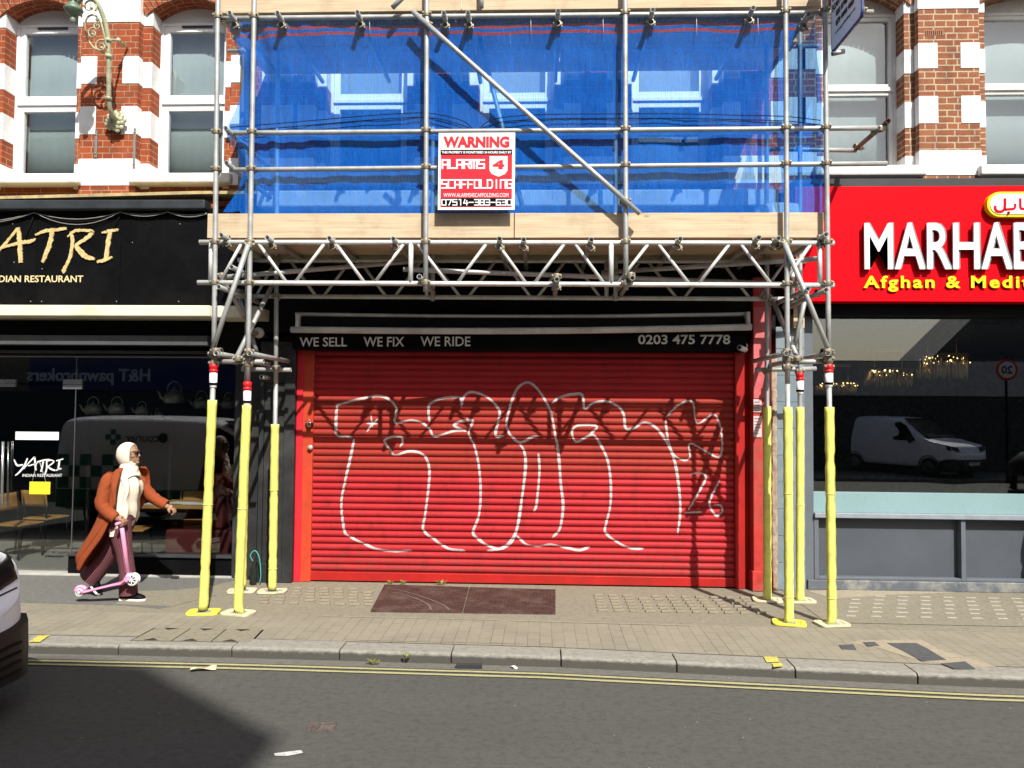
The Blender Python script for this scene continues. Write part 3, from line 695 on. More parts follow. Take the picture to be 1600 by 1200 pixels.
# ---------------- middle shop front
X0, X1 = X(486, 730, SHUT), X(1151, 730, SHUT)
ZT = Z(800, 548, SHUT)
MB().box(X(404, 500, 8.75), X(1212, 500, 8.75), 8.76, 9.2, Z(800, 520, 8.76), ZB-.16).build('fascia_back', BLACKM, mid)
MB().box(X(404, 500, 8.75), X(1212, 500, 8.75), 8.6, 8.895, Z(800, 322, 8.6), Z(800, 296, 8.6)).build('cornice', paint('pale_cornice', (.55, .54, .52), .7, .1, 4, 0, (.35, .33, .3), .2), mid, .02)
f2 = MB().box(X(457, 530, FAS), X(1166, 530, FAS), FAS, 8.90, Z(800, 547.5, FAS), Z(800, 512, FAS)).build('fascia', BLACK, mid, .004)
for s_, a, b, y0, y1, bo in (('WE SELL', 468, 542, 526.5, 541.5, .012), ('WE FIX', 568, 631.5, 526, 541.5, .012), ('WE RIDE', 657, 735, 525.5, 541, .012), ('0203 475 7778', 997, 1141, 522, 538, .02)):
    px_text(MB(), s_, a, b, y0+(.5 if a < 800 else 1), y1, FAS-.004, .003, bo).build('lettering', LETW, f2)
AWN = paint('white_awning_rail', (.62, .62, .59), .5, .1, 6, 0, (.4, .38, .34), .1)
def rail(x0, x1, ys, Y, h, d):
    mb = MB(); n_ = 14; rs = []
    for i in range(n_+1):
        px_ = x0+(x1-x0)*i/n_; y_ = ys[0]+(ys[1]-ys[0])*i/n_+ys[2]*math.sin(math.pi*i/n_); p = at(px_, y_, Y)
        rs.append([p+Vector((0, d*math.sin(a), h*math.cos(a))) for a in (0, 1.05, 2.1, 3.14, 4.19, 5.24)])
    return mb.rings(rs, True, True)
aw = thing('awning', 'folded white awning above the black we sell sign', 'awning', at(810, 505, 8.45))
rail(462, 1170, (491, 491, 4), 8.5, .024, .03).build('top_rail', AWN, aw); rail(455, 1174, (515, 511, 4), 8.42, .036, .045).build('front_rail', AWN, aw)
MB().box(X(464, 505, 8.5), X(1169, 505, 8.5), 8.47, 8.6, Z(800, 512, 8.5), Z(800, 497, 8.5)).build('folded_cloth', BLACKM, aw)
for px_, yy in ((466, 503), (1168, 499)):
    p = at(px_, yy, 8.45); MB().box(p.x-.02, p.x+.02, 8.4, 8.55, p.z-.09, p.z+.08).build('end_arm', AWN, aw, .01)
# roller shutter with rounded slats
PITCH_S = .0775
def slat_y(z):
    t_ = ((z-.115)/PITCH_S) % 1
    return SHUT-.024*max(0, math.sin(math.pi*min(1, max(0, (t_-.10)/.90))))**.6
mred, n, b = new_mat('shutter_red'); v = coords(n)
f = nz(n, coords(n, 'Object', (.6, 1, 6)), 2.5, 6, .65); g = nz(n, v, 25, 4)
sep = n.nodes.new('ShaderNodeSeparateXYZ'); n.links.new(coords(n, 'UV'), sep.inputs[0])
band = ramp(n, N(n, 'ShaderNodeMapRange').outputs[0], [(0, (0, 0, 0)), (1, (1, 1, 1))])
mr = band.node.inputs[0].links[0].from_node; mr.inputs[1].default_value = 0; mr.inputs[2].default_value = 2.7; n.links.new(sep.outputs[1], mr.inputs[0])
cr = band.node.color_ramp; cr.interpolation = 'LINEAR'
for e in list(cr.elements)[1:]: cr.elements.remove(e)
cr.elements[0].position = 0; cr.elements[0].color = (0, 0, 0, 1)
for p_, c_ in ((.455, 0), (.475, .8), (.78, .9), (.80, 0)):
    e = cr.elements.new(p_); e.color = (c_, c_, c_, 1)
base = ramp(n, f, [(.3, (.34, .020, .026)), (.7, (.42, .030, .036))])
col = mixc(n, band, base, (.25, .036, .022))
col = mixc(n, ramp(n, nz(n, coords(n, 'Object', (2.2, 1, 1)), 3.5, 8, .75), [(.52, (0, 0, 0)), (.75, (.75, .75, .75))]), col, (.16, .022, .02))
stk = nz(n, coords(n, 'Object', (9, 1, .5)), 3, 6, .75); col = mixc(n, ramp(n, stk, [(.5, (0, 0, 0)), (.72, (.55, .55, .55))]), col, (.21, .03, .028))
grm = nz(n, coords(n, 'Object', (1.5, 1, 3)), 6, 8, .75); gz = N(n, 'ShaderNodeMath', operation='MULTIPLY_ADD'); n.links.new(sep.outputs[1], gz.inputs[0]); gz.inputs[1].default_value = -.55; n.links.new(grm, gz.inputs[2])
col = mixc(n, ramp(n, gz.outputs[0], [(.28, (0, 0, 0)), (.55, (.6, .6, .6))]), col, (.15, .06, .045))
n.links.new(col, b.inputs['Base Color']); b.inputs['Roughness'].default_value = .5; b.inputs['Specular IOR Level'].default_value = .08; bump(n, b, g, .12, .004)
mb = MB(); z = .115; k = 0
while z < ZT+.1:
    rs = []
    for i in range(13):
        t_ = min(max(i/12, .001), .999); zz = z+PITCH_S*t_; rs.append([Vector((X0, slat_y(zz), zz)), Vector((X1, slat_y(zz), zz))])
    o_ = len(mb.v); mb.rings([[r[1], r[0]] for r in rs], False, True, False)
    mb.quad((X0, SHUT, z+PITCH_S*.999), (X1, SHUT, z+PITCH_S*.999), (X1, SHUT, z+PITCH_S*1.001), (X0, SHUT, z+PITCH_S*1.001))
    z += PITCH_S
mb.box(X0, X1, SHUT+.006, SHUT+.03, .02, ZT+.15)
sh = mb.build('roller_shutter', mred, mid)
MB().box(X0-.004, X1+.004, SHUT-.03, SHUT+.02, .012, .113).build('bottom_rail', REDP, sh, .006)
p = at(811, 776, SHUT-.02); MB().box(p.x-.085, p.x+.085, SHUT-.02, SHUT, p.z-.012, p.z+.014).build('letter_slot', BLACKM, sh, .003)
# white spray lines following the slats
ZA = lambda l: [(400+x/2.857, 560+y/2.857) for x, y in l]
ZC = lambda l: [(780+x/2.857, 560+y/2.857) for x, y in l]
G_ = [ZA(l) for l in ([(440, 352), (400, 350), (362, 342), (358, 280), (363, 215), (375, 205), (480, 178), (550, 168), (600, 187), (628, 228), (622, 287), (690, 276), (740, 287), (775, 315), (800, 348), (880, 325), (945, 320)],
    [(440, 352), (425, 430), (400, 540), (382, 640), (390, 740), (405, 785), (470, 820), (540, 850), (620, 860), (700, 856)],
    [(640, 400), (655, 372), (645, 350), (600, 352), (575, 370), (605, 415), (625, 432), (680, 415), (735, 422), (765, 455), (775, 510), (768, 600), (755, 700), (748, 765), (800, 810), (860, 848), (940, 858)],
    [(487, 290), (550, 292)], [(512, 248), (518, 280), (522, 315)], [(490, 335), (515, 300), (550, 265)], [(775, 292), (772, 215), (800, 190), (850, 175), (912, 178), (917, 222)], [(917, 222), (925, 178), (960, 150), (1030, 172), (1075, 215), (1088, 252), (1070, 342), (1115, 345)],
    [(945, 330), (885, 296), (965, 275), (950, 335), (975, 390), (995, 480), (1003, 600), (995, 700), (970, 770), (980, 795), (1030, 832), (1085, 850), (1130, 830), (1155, 790), (1175, 720), (1188, 620)])]
G_ += [ZC(l) for l in ([(190, 345), (150, 350), (95, 375), (60, 352), (38, 320), (35, 270), (60, 180), (90, 125), (130, 108), (170, 135), (215, 205), (235, 260), (250, 340), (265, 430), (275, 560), (285, 660), (270, 760), (235, 800)],
    [(85, 378), (110, 410), (118, 470), (110, 560), (95, 660), (75, 770), (40, 825), (0, 850), (-60, 858)], [(72, 785), (120, 828), (180, 838), (230, 830), (300, 845), (360, 855), (410, 838)], [(175, 420), (180, 500), (172, 600), (165, 660), (150, 685)],
    [(230, 205), (270, 175), (330, 160), (370, 165), (380, 232)], [(380, 232), (420, 200), (480, 192), (530, 215), (555, 250), (565, 312), (600, 310), (650, 286), (700, 310), (745, 370), (780, 450), (800, 560), (808, 680), (795, 785)],
    [(400, 345), (435, 303), (350, 300), (325, 330), (345, 372), (400, 345), (425, 345), (455, 390), (485, 460), (498, 560), (495, 660), (475, 745), (475, 778), (520, 815), (580, 845), (650, 850)],
    [(740, 265), (800, 208), (862, 195), (882, 290), (955, 250), (985, 300), (995, 380), (982, 440), (930, 420), (852, 380), (850, 440), (825, 455), (780, 430), (755, 370), (740, 265)],
    [(850, 520), (890, 510), (922, 530), (900, 580), (840, 682)], [(815, 690), (860, 687), (910, 685)], [(985, 540), (945, 620), (940, 660), (970, 702), (995, 680), (985, 655), (945, 655)])]
verts, faces, soft = [], [], []
for li, l in enumerate(G_):
    q = catmull([Vector((at(p[0], p[1], SHUT-.01).x, at(p[0], p[1], SHUT-.01).z, 0)) for p in l], 10); pts = [q[0]]
    for a_, b_ in zip(q, q[1:]):
        m_ = max(1, int((b_-a_).length/.006)); pts += [a_.lerp(b_, (i+1)/m_) for i in range(m_)]
    hw0 = .0145 if li in (3, 4, 5) or li > 15 else .0175; o_ = len(verts); L_ = len(pts)
    for i, p_ in enumerate(pts):
        d_ = pts[min(i+3, L_-1)]-pts[max(i-3, 0)]; d_ = d_.normalized() if d_.length > 0 else Vector((1, 0, 0)); e_ = Vector((-d_.y, d_.x, 0))
        hw = hw0*(1+.3*noise.noise(Vector((p_.x*3, p_.y*3, li))))
        en = min(1, min(i, L_-1-i)/8)
        for j, s_ in enumerate((-1, -.5, 0, .5, 1)):
            r_ = p_+e_*hw*s_; verts.append((r_.x, slat_y(r_.y)-.0015-.0003*li*.2, r_.y)); soft.append((1-abs(s_))*en)
    for i in range(L_-1):
        for j in range(4): faces.append((o_+i*5+j, o_+i*5+j+1, o_+(i+1)*5+j+1, o_+(i+1)*5+j))
gm = MB(); gm.add(verts, faces, True)
mg, n, b = new_mat('white_spray_paint'); b.inputs['Base Color'].default_value = (.72, .68, .68, 1); b.inputs['Roughness'].default_value = .7
at_ = n.nodes.new('ShaderNodeAttribute'); at_.attribute_name = 'soft'; v = coords(n); f = nz(n, v, 160, 2, .7); g = nz(n, v, 7, 3)
m1 = N(n, 'ShaderNodeMath', operation='MULTIPLY_ADD'); n.links.new(f, m1.inputs[0]); m1.inputs[1].default_value = .9; n.links.new(at_.outputs['Fac'], m1.inputs[2])
m2 = N(n, 'ShaderNodeMath', operation='MULTIPLY_ADD'); n.links.new(g, m2.inputs[0]); m2.inputs[1].default_value = .5; n.links.new(m1.outputs[0], m2.inputs[2])
al = ramp(n, m2.outputs[0], [(.88, (0, 0, 0)), (1.5, (.58, .58, .58))]); n.links.new(al, b.inputs['Alpha'])
go = gm.build('graffiti', mg, sh, label='white spray outline of bubble letters with the number 26')
for p_ in go.data.polygons: pass
atr = go.data.attributes.new('soft', 'FLOAT', 'POINT'); atr.data.foreach_set('value', soft)
# frames left and right of the shutter
ORG = paint('orange_red_paint', (.50, .055, .022), .5, .15, 5, 0, (.36, .05, .03), .2)
REDF = paint('bright_red_paint', (.58, .022, .035), .45, .12, 5, 0, (.4, .03, .03), .15)
mb = MB().box(X(462, 700, 8.78), X(472, 700, 8.78), 8.78, 9.1, 0, ZT).build('side_frame', REDF, mid, .005)
MB().box(X(472, 700, 8.79), X(488, 700, 8.79), 8.795, 9.1, 0, ZT).build('guide', ORG, mid, .005)
MB().box(X(1149, 700, 8.79), X(1164, 700, 8.79), 8.795, 9.1, 0, ZT).build('guide', REDP, mid, .005)
MB().box(X(1164, 700, 8.84), X(1180, 700, 8.84), 8.86, 9.1, 0, ZT+.1).build('side_frame', REDP, mid, .005)
CRK = paint('cracked_red_paint', (.42, .035, .028), .6, .25, 7, 0, (.30, .10, .08), .5)
pp = MB().box(X(1177, 700, 8.7), X(1206, 700, 8.7), 8.7, 9.1, .0, 3.5).box(X(1176, 700, 8.7)-.01, X(1206, 700, 8.7)+.01, 8.685, 9.1, .0, .22).build('pilaster', CRK, mid, .008)
PINK = paint('pink_patch_paint', (.56, .13, .14), .6, .2, 5, 0, (.42, .05, .05), .3)
a, b_ = at(1178, 622, 8.694), at(1205, 480, 8.694); MB().box(a.x, b_.x, 8.694, 8.699, a.z, b_.z).build('pink_patch', PINK, pp)  # paler pink area on the upper part of the pilaster
for y0, y1 in ((624, 644), (650, 683)):
    a, b_ = at(1177.5, y1, 8.69), at(1190, y0, 8.69); s_ = MB().box(a.x, b_.x, 8.688, 8.6935, a.z, b_.z).build('notice', paint('notice_paper', (.55, .45, .45), .6, .2, 20), pp)
    mb = MB()
    for i in range(4 if y1 < 650 else 6):
        p_ = at(1179, y0+4+i*4.6, 8.687); mb.box(p_.x, p_.x+random.uniform(.03, .075), 8.6865, 8.6878, p_.z-.006, p_.z+.003)
    mb.build('print', paint('notice_print', (.25, .05, .06), .6), s_)
PLAS = paint('broken_plaster', (.36, .27, .20), .9, .4, 14, 0, (.15, .08, .05), .8)
MB().grid(lambda u, v: Vector((X(1206, 700, 8.74)+.002+.06*u+.012*noise.noise(Vector((u*3, v*40, 1))), 8.76+.03*noise.noise(Vector((u*5, v*30, 4))), v*2.6)), 3, 60).build('plaster_edge', PLAS, mid, solid=.02)
p_ = at(483, 663, 8.77); t_ = thing('padlock', 'silver padlock on a black hasp on the left shutter guide', 'padlock', p_)
MB().box(p_.x-.04, p_.x+.045, 8.77, 8.795, p_.z-.03, p_.z+.02).build('hasp', BLACKM, t_, .004); MB().box(p_.x-.02, p_.x+.03, 8.735, 8.768, p_.z-.03, p_.z+.022, Matrix.Identity(4)).build('body', CHROME, t_, .006)
MB().path([Vector((p_.x-.01+.025*math.cos(a_), 8.752, p_.z+.022+.035*math.sin(a_))) for a_ in [math.pi*i/8 for i in range(9)]], .005, 6).build('shackle', CHROME, t_)
p_ = at(485.5, 699, 8.785); MB().lathe([(.002, -.03), (.028, -.03), (.03, 0)], p_, 14, 'Y').build('lock_cover', paint('lock_plate', (.5, .48, .45), .4, .2, 20, .4), mid)
p_ = at(1161, 545, 8.6); t_ = thing('security_camera', 'small white security camera at the right end of the black sign', 'camera', p_)
mb = MB(); Mx = Matrix.Translation(p_) @ Matrix.Rotation(R(25), 4, 'Y') @ Matrix.Rotation(R(20), 4, 'Z')
mb.path([Mx @ Vector((-.06, -.02, -.01)), Mx @ Vector((.05, .03, .01))], .03, 12).build('housing', UPVC, t_); MB().path([p_+Vector((.04, .02, 0)), p_+Vector((.06, .06, .05)), p_+Vector((.06, .2, .1))], .008, 6).build('bracket', UPVC, t_)
MB().path([Mx @ Vector((-.066, -.023, -.011)), Mx @ Vector((-.058, -.02, -.01))], .022, 12).build('lens', BLACK, t_)

# ---------------- right shop front
YR = 8.9; FR = 8.55
XR0 = X(1243, 400, FR)
REDS = paint('red_sign_panel', (.56, .001, .007), .55, .05, 2, 0, None, .02, .06)
f3 = MB().box(XR0, 11, FR, 9.0, Z(1450, 471.5, FR), Z(1450, 290.5, FR)).build('fascia', REDS, right, .006)
MB().box(XR0+.02, 11, FR+.05, 9.2, Z(1450, 290.5, FR)+.002, Z(1450, 290.5, FR)+.10).build('fascia_top', DGREY, right)
MB().box(XR0, 11, 8.72, 9.0, Z(1450, 493, 8.74), Z(1450, 471.5, FR)-.002).build('head_panel', BLACK, right, .004)
def raised(s, x0, x1, yt, yb, th, mat, side, bold, sp):
    o_ = px_text(MB(), s, x0, x1, yt, yb, FR-th-.001, .02, bold, sp)
    px_text(MB(), s, x0, x1, yt, yb, FR-.001, th, bold, sp).build('letter_side', side, f3)
    o_.build('lettering', mat, f3)
WSG = paint('white_sign_face', (.78, .80, .82), .4, .02, 4, 0, None, 0)
xe = 1348+(1600-1348)*7/5.62
raised('MARHABA', 1350, 1350+314, 349, 421, .05, WSG, paint('letter_edge', (.22, .23, .24), .5), .010, 1.0)
YL = paint('yellow_sign_face', (.82, .68, .01), .4, .02, 4, 0, None, 0)
px_text(MB(), 'Afghan & Mediterranean', 1349, 1349+410, 431, 456, FR-.012, .011, .025, 1.22).build('lettering', YL, f3)
# rounded plate with the arabic name (kabul)
def capsule(x0, x1, y0, y1, n_=12):
    a = at(x0, y1, FR); b2 = at(x1, y0, FR); r_ = (b2.z-a.z)/2; cz = (a.z+b2.z)/2
    return [(b2.x-r_+r_*math.cos(t_), cz+r_*math.sin(t_)) for t_ in [-math.pi/2+math.pi*i/n_ for i in range(n_+1)]]+[(a.x+r_+r_*math.cos(t_), cz+r_*math.sin(t_)) for t_ in [math.pi/2+math.pi*i/n_ for i in range(n_+1)]]
MB().prism(capsule(1537, 1730, 302, 341), (0, FR-.07, 0), UX, UZ, .069).build('name_plate', YL, f3)
MB().prism(capsule(1541, 1726, 305.5, 337.5), (0, FR-.078, 0), UX, UZ, .0075).build('name_plate_face', WSG, f3)
mb = MB(); AR = lambda l: [(1200+x/3.75, 280+y/3.75) for x, y in l]
for pts, wd in (([(1388, 112), (1388, 150), (1384, 176), (1366, 190), (1340, 186), (1330, 168), (1334, 155)], 15), ([(1386, 178), (1420, 175), (1440, 173), (1447, 162), (1448, 143)], 13), ([(1478, 112), (1478, 150), (1482, 170), (1500, 174), (1530, 172)], 13),
                ([(1520, 172), (1560, 172), (1600, 168), (1590, 140), (1570, 128), (1610, 105)], 14)):
    px_stroke(MB(), AR(pts), wd/3.75, FR-.079, .004).build('lettering', REDS, f3)
MB().ball(at(1200+1410/3.75, 280+196/3.75, FR-.082), .016, 8).build('lettering', REDS, f3)
GF = paint('grey_frame', (.11, .125, .145), .45, .08, 5, 0, None, .05)
GP = paint('grey_panel', (.072, .082, .098), .5, .08, 3, 0, (.062, .072, .088), .05)
BLU = paint('blue_grey_pillar', (.15, .20, .23), .6, .12, 4, 0, (.28, .32, .34), .15)
XG0 = X(1268, 700, YR)
MB().box(X(1257, 700, 8.84), XG0, 8.84, 9.1, .0, Z(1450, 493, 8.8)).build('window_frame', GF, right, .004)
mb = MB()
z_ = 0.0
while z_ < 2.95: mb.box(X(1213, 700, 8.78), X(1257, 700, 8.8)-.002, 8.78, 9.2, z_+.002, min(z_+.3, 2.95)-.002); z_ += .3
mb.box(X(1213, 700, 8.78)+.01, X(1257, 700, 8.8)-.01, 8.787, 9.1, 0, 2.95)
mb.build('tiled_pillar', BLU, right, .003)
MB().box(X(1240, 480, 8.7), X(1257, 480, 8.7), 8.7, 9.0, Z(1250, 512, 8.7), Z(1250, 470, 8.7)).build('timber_block', WOOD, right)
zt, zsb, zsc = Z(1450, 493, YR), Z(1450, 770, YR), Z(1450, 802, YR)
MB().box(XG0, 11, YR, YR+.012, zsb, zt).build('shop_window', SHOPG, right)
MB().box(XG0, 11, YR-.02, YR+.06, zsc, zsb).build('window_band', paint('pale_blue_band', (.21, .32, .335), .3, .05, 2, 0, None, .02), right, .003)
MB().box(XG0, 11, YR-.10, YR+.06, Z(1450, 811, YR-.08), zsc).build('band_ledge', paint('ledge_grey', (.22, .25, .28), .45), right, .006)
mb = MB().box(XG0, 11, YR+.02, YR+.1, .10, Z(1450, 811, YR-.08)); mb.build('stall_panel', GP, right)
mb = MB(); xv = X(1501.5, 870, YR-.06)
zz0, zz1 = .115, Z(1450, 811, YR-.08)-.002
for xx in (XG0, xv, xv+2.1): mb.box(xx-.0, xx+.05, YR-.07, YR+.018, zz0, zz1)
mb.box(XG0+.05, xv-.001, YR-.07, YR+.017, zz0, zz0+.03)
mb.box(xv+.051, xv+2.09, YR-.07, YR+.017, zz0, zz0+.03)
mb.build('panel_frame', GF, right, .004)
MB().box(XG0-.08, 11, YR-.09, YR+.06, .0, .112).build('plinth', paint('grey_plinth', (.10, .112, .13), .6, .15, 8, 0, (.35, .33, .28), .3), right, .01)
# closed rooms behind the shop windows
mb = MB(); 
def room(root, x0, x1, y0, y1, z1, mat, fl):
    MB().box(x0-.1, x0, y0, y1, 0, z1).box(x1, x1+.1, y0, y1, 0, z1).box(x0-.1, x1+.1, y1, y1+.1, 0, z1).box(x0-.1, x1+.1, y0, y1+.1, z1, z1+.1).build('shop_room', mat, root)
    MB().box(x0, x1, y0, y1, -.02, .012).build('shop_floor', fl, root)
room(left, -10.4, X(372, 700, 9.1), 9.10, 13.9, 2.62, paint('black_wall', (.011, .012, .016), .7, .3, 3), paint('shop_floor', (.10, .10, .095), .5, .2, 5))
room(right, XG0, 10.9, 9.11, 13.9, 3.02, paint('green_wall', (.05, .056, .042), .9, .9, 14, 0, (.045, .055, .03), .5), paint('shop_floor_dark', (.05, .05, .05), .4, .2, 5))
room(mid, X(470, 700, 9.1), X(1170, 700, 9.1), 9.11, 13.9, 3.0, ROOM, ROOM)
# ------------------------------------------------------------------ scaffold
YO, YI = 7.38, 8.27; YL_ = YO+.052; TR = .0242
sc = thing('scaffold', 'steel tube scaffold with lattice beams and two board decks over the shuttered shop', 'scaffold', (-.2, 7.8, 0))
ZTOP = 7.6
def pipe(name, p, q, mat=STEEL, r=TR, parent=sc): return MB().pipe(p, q, r).build(name, mat, parent)
def xat(pts, z):
    for (x0, z0), (x1, z1) in zip(pts, pts[1:]):
        if z0 <= z <= z1: return x0+(x1-x0)*(z-z0)/(z1-z0)
    return pts[-1][0]
# standards: foot, splice, head
std = {}
def standard(key, Y, pts, zfoot=.04):
    P = [at(a, b, Y) for a, b in pts]
    std[key] = (Y, [(p.x, p.z) for p in P[::-1]])
    for a, b in zip(P, P[1:]): pipe('standard', b, a)
standard('A', YO, [(343.5, -260), (334, 575), (318, 951)]); standard('B', YO, [(402, -260), (387, 600), (372, 956)])
standard('M', YO, [(668, -260), (665, 456)]); standard('N', YO, [(976, -260), (978, 453)])
standard('C', YO, [(1226, -260), (1230.5, 600), (1233, 974)]); standard('D', YO, [(1286, -260), (1295, 575), (1300, 975)])
standard('E', YI, [(436, -200), (431, 600), (425.5, 923)]); standard('F', YI, [(389, -200), (386, 560), (378, 920)])
standard('G', YI, [(1197, -200), (1199, 940)]); standard('H', YI, [(1250, -200), (1250, 942)])
standard('I', YI, [(677, -200), (676, 470)]); standard('J', YI, [(961, -200), (962, 470)])
# coupler
cm = MB()
cm.lathe([(.0245, -.026), (.033, -.026), (.033, .026), (.0245, .026)], (0, 0, 0), 14, 'Z', False)
cm.lathe([(.0245, -.026), (.033, -.026), (.033, .026), (.0245, .026)], (0, .052, 0), 14, 'X', False)
cm.box(-.022, .022, .018, .036, -.022, .022)
for sx in (-1, 1):
    cm.box(sx*.036-.010, sx*.036+.010, -.014, .012, -.02, .02); cm.path([(sx*.037, .02, .004), (sx*.040, -.034, .004)], .0055, 6); cm.path([(sx*.038, -.018, .004), (sx*.0385, -.03, .004)], .011, 6)
cm.box(-.016, .016, .046, .06, -.045, -.03); cm.path([(.0, .03, -.038), (.0, .085, -.042)], .0055, 6)
proto = cm.build('coupler', COUP, None, .002); proto.parent = sc; first = [True]
def coupler(p, rz=0, rx=0):
    o = proto if first[0] else proto.copy()
    if not first[0]: COL.objects.link(o); o.parent = sc
    first[0] = False
    o.location = Vector(p)-sc.location; o.rotation_euler = (rx, 0, rz+random.uniform(-.08, .08)); return o
def join(key, z, rz=0):
    Y, pts = std[key]; coupler((xat(pts, z), Y, z), rz)
def ledger(a, b, Y, mat=STEEL, keys='', name='ledger', pins=()):
    p, q = at(a[0], a[1], Y), at(b[0], b[1], Y); pipe(name, p, q, mat)
    for k in keys:
        x_ = xat(std[k][1], p.z); join(k, p.z+(q.z-p.z)*(x_-p.x)/(q.x-p.x))
    return p, q
ledger((350, 29), (1310, 20), YL_, keys='ABMNCD'); ledger((356, 208), (1383, 200), YL_, keys='ABMNCD'); ledger((360, 265.5), (1386, 255.5), YL_, keys='ABMNCD')
ledger((356, 80), (1280, 72), YI+.05); ledger((1196, 233), (1338, 235), YI+.05); ledger((360, 210), (1280, 206), YI+.06, keys='')
# transoms (front to back), ends open towards the street
def transom(px_, py_, y1=8.85, dx=0, mat=STEEL, yf=YO-.10, cp=True):
    p = at(px_, py_, yf); pipe('transom', p, (p.x+dx, y1, p.z), mat)
    if cp: coupler((p.x, YL_, p.z-.052), 0, R(90))
for x_, y_ in ((358, 20), (433, 20), (558, 19), (693, 20), (731, 20), (872, 17), (1020, 15), (1177, 12), (1263, 22)): transom(x_, y_)
for x_, y_, s_ in ((345, 367, 0), (417, 371, 0), (514, 372, 0), (614, 373, 0), (780, 373, 0), (818, 374, 0), (924, 374, 0), (1063, 373, 0), (1186, 371, 0), (1217, 372, 0), (1291, 366, 0)): transom(x_, y_)
for x_, y_ in ((352, 200), (353, 254)): transom(x_, y_, 8.5, cp=False)
# brown tube sticking out on the far right
BRN = paint('brown_tube', (.17, .085, .06), .6, .25, 12, .1, None, .2)
pa, pb = at(1388, 189, YL_-.06), at(1338, 232, YI+.05); pipe('transom', pa, pb, BRN); coupler(pa+Vector((-.05, .07, -.05)), .6); coupler(pb+Vector((.02, -.03, 0)), .3, .5)
pipe('stub_tube', at(1300, 84, YO+.05), at(1319, 80, YO+.05)); pipe('stub_tube', at(1345, -60, 7.2), at(1346, 27, 7.2)); pipe('stub_tube', at(1330, 19, 7.25), at(1364, 19, 7.25)); coupler(at(1346, 16, 7.2))
pipe('stub_tube', at(613, 12, YO-.06), at(640, -14, YO-.06)); pipe('stub_tube', at(752, -20, YO+.02), at(752, 12, YO+.02))
# long diagonal brace in front of the net
pipe('brace', at(645, 18, YO-.06), at(1000, 334, YO-.06)); coupler(at(668, 38, YO-.03), .3); coupler(at(978, 313, YO-.03), .3)
# lattice beams: two chords, zigzag, end posts (tubes are sub-parts)
def lattice(Y, conv):
    c0, c1 = conv((312, 378.5)), conv((1303, 380)); b0, b1 = conv((309, 441.5)), conv((1303, 446))
    top = MB().pipe(c0, c1, TR).build('lattice_beam', ALU, sc)
    MB().pipe(b0, b1, TR).build('bottom_chord', ALU, top)
    zig = ((402, 449), (508, 461), (523, 571), (632, 585), (651, 700), (761, 714), (776, 823), (883, 834), (897, 945), (1014, 964), (1027, 1078), (1141, 1090), (1156, 1206), (1268, 1222), (378, 344))
    for t_, b_ in zig:
        f = lambda px_, c: c[0].lerp(c[1], (conv((px_, 400)).x-c[0].x)/(c[1].x-c[0].x))
        p, q = f(t_, (c0, c1)), f(b_, (b0, b1)); MB().path([p, q], .0165, 10).build('lattice_bar', ALU, top)
    for px_ in (330, 642, 955, 1281):
        p, q = f(px_, (c0, c1)), f(px_, (b0, b1)); MB().path([p, q], .0242, 12).build('lattice_post', ALU, top)
    return c0.z, b0.z
zc, zbm = lattice(YL_, lambda p: at(p[0], p[1], YL_))
lattice(YI+.052, lambda p: Vector((at(p[0], p[1], YL_).x+.03, YI+.052, at(p[0], p[1], YL_).z)))
for k in 'ABMNCD': join(k, Z(800, 379, YL_)); join(k, Z(800, 443, YL_))
for k in 'EGFH': join(k, zc); join(k, zbm)
# plan braces and rakers under the deck
pipe('plan_brace', at(350, 433, YO+.2), at(662, 407, YI-.1)); pipe('plan_brace', at(630, 421, YO+.22), at(1290, 446, YI+.1)); pipe('plan_brace', at(940, 426, YI-.1), at(1285, 404, YO+.2)); pipe('plan_brace', at(520, 395, YI+.1), at(560, 402, YI+.1))
def raker(a, Ya, b, Yb): 
    p, q = at(*a, Ya), at(*b, Yb); pipe('raker', p, q); coupler(p+Vector((0, .03, 0)), .4); coupler(q+Vector((0, .03, 0)), .4)
raker((388, 382), YO-.055, (330, 553), YO-.055); raker((345, 430), YO+.06, (396, 520), YI); raker((428, 440), YI-.06, (368, 562), YO+.1); raker((372, 455), YI+.1, (404, 560), YI+.1)
raker((1226, 380), YO-.055, (1297, 552), YO-.055); raker((1208, 470), YI-.05, (1247, 562), YO+.2); raker((1262, 450), YI-.1, (1240, 545), YI-.05); raker((1286, 455), YO+.1, (1235, 478), YI)
# low knee-level ties
for a, b_, y1 in (((337, 552), 0, YI+.12), ((389, 552), 0, YI+.16), ((1229, 552), 0, YI+.1), ((1294, 552), 0, YI+.12)): transom(a[0], a[1], y1, cp=False)
transom(371, 561, YI, cp=False, yf=YO+.02); transom(1246, 562, YI, cp=False, yf=YO+.02); transom(408, 589, YI+.12, cp=False, yf=YI-.1); transom(361, 417, YI, cp=False, yf=YO-.02); transom(341, 448, YI+.1, cp=False); transom(655, 432, YI, cp=False); transom(870, 436, YI); transom(988, 434, YI, cp=False); transom(1263, 451, YI, cp=False); transom(1291, 453, YI, cp=False)
ledger((340, 565), (412, 565), YL_+.02, name='tie_tube'); ledger((378, 577), (455, 578), YI+.05, name='tie_tube'); ledger((1180, 578), (1275, 576), YI+.05, name='tie_tube'); ledger((1238, 566), (1300, 564), YL_+.02, name='tie_tube')
for k in 'ABCD': join(k, Z(360, 556, YO)); join(k, Z(360, 568, YO))
for k in 'EFGH': join(k, Z(800, 577, YI))
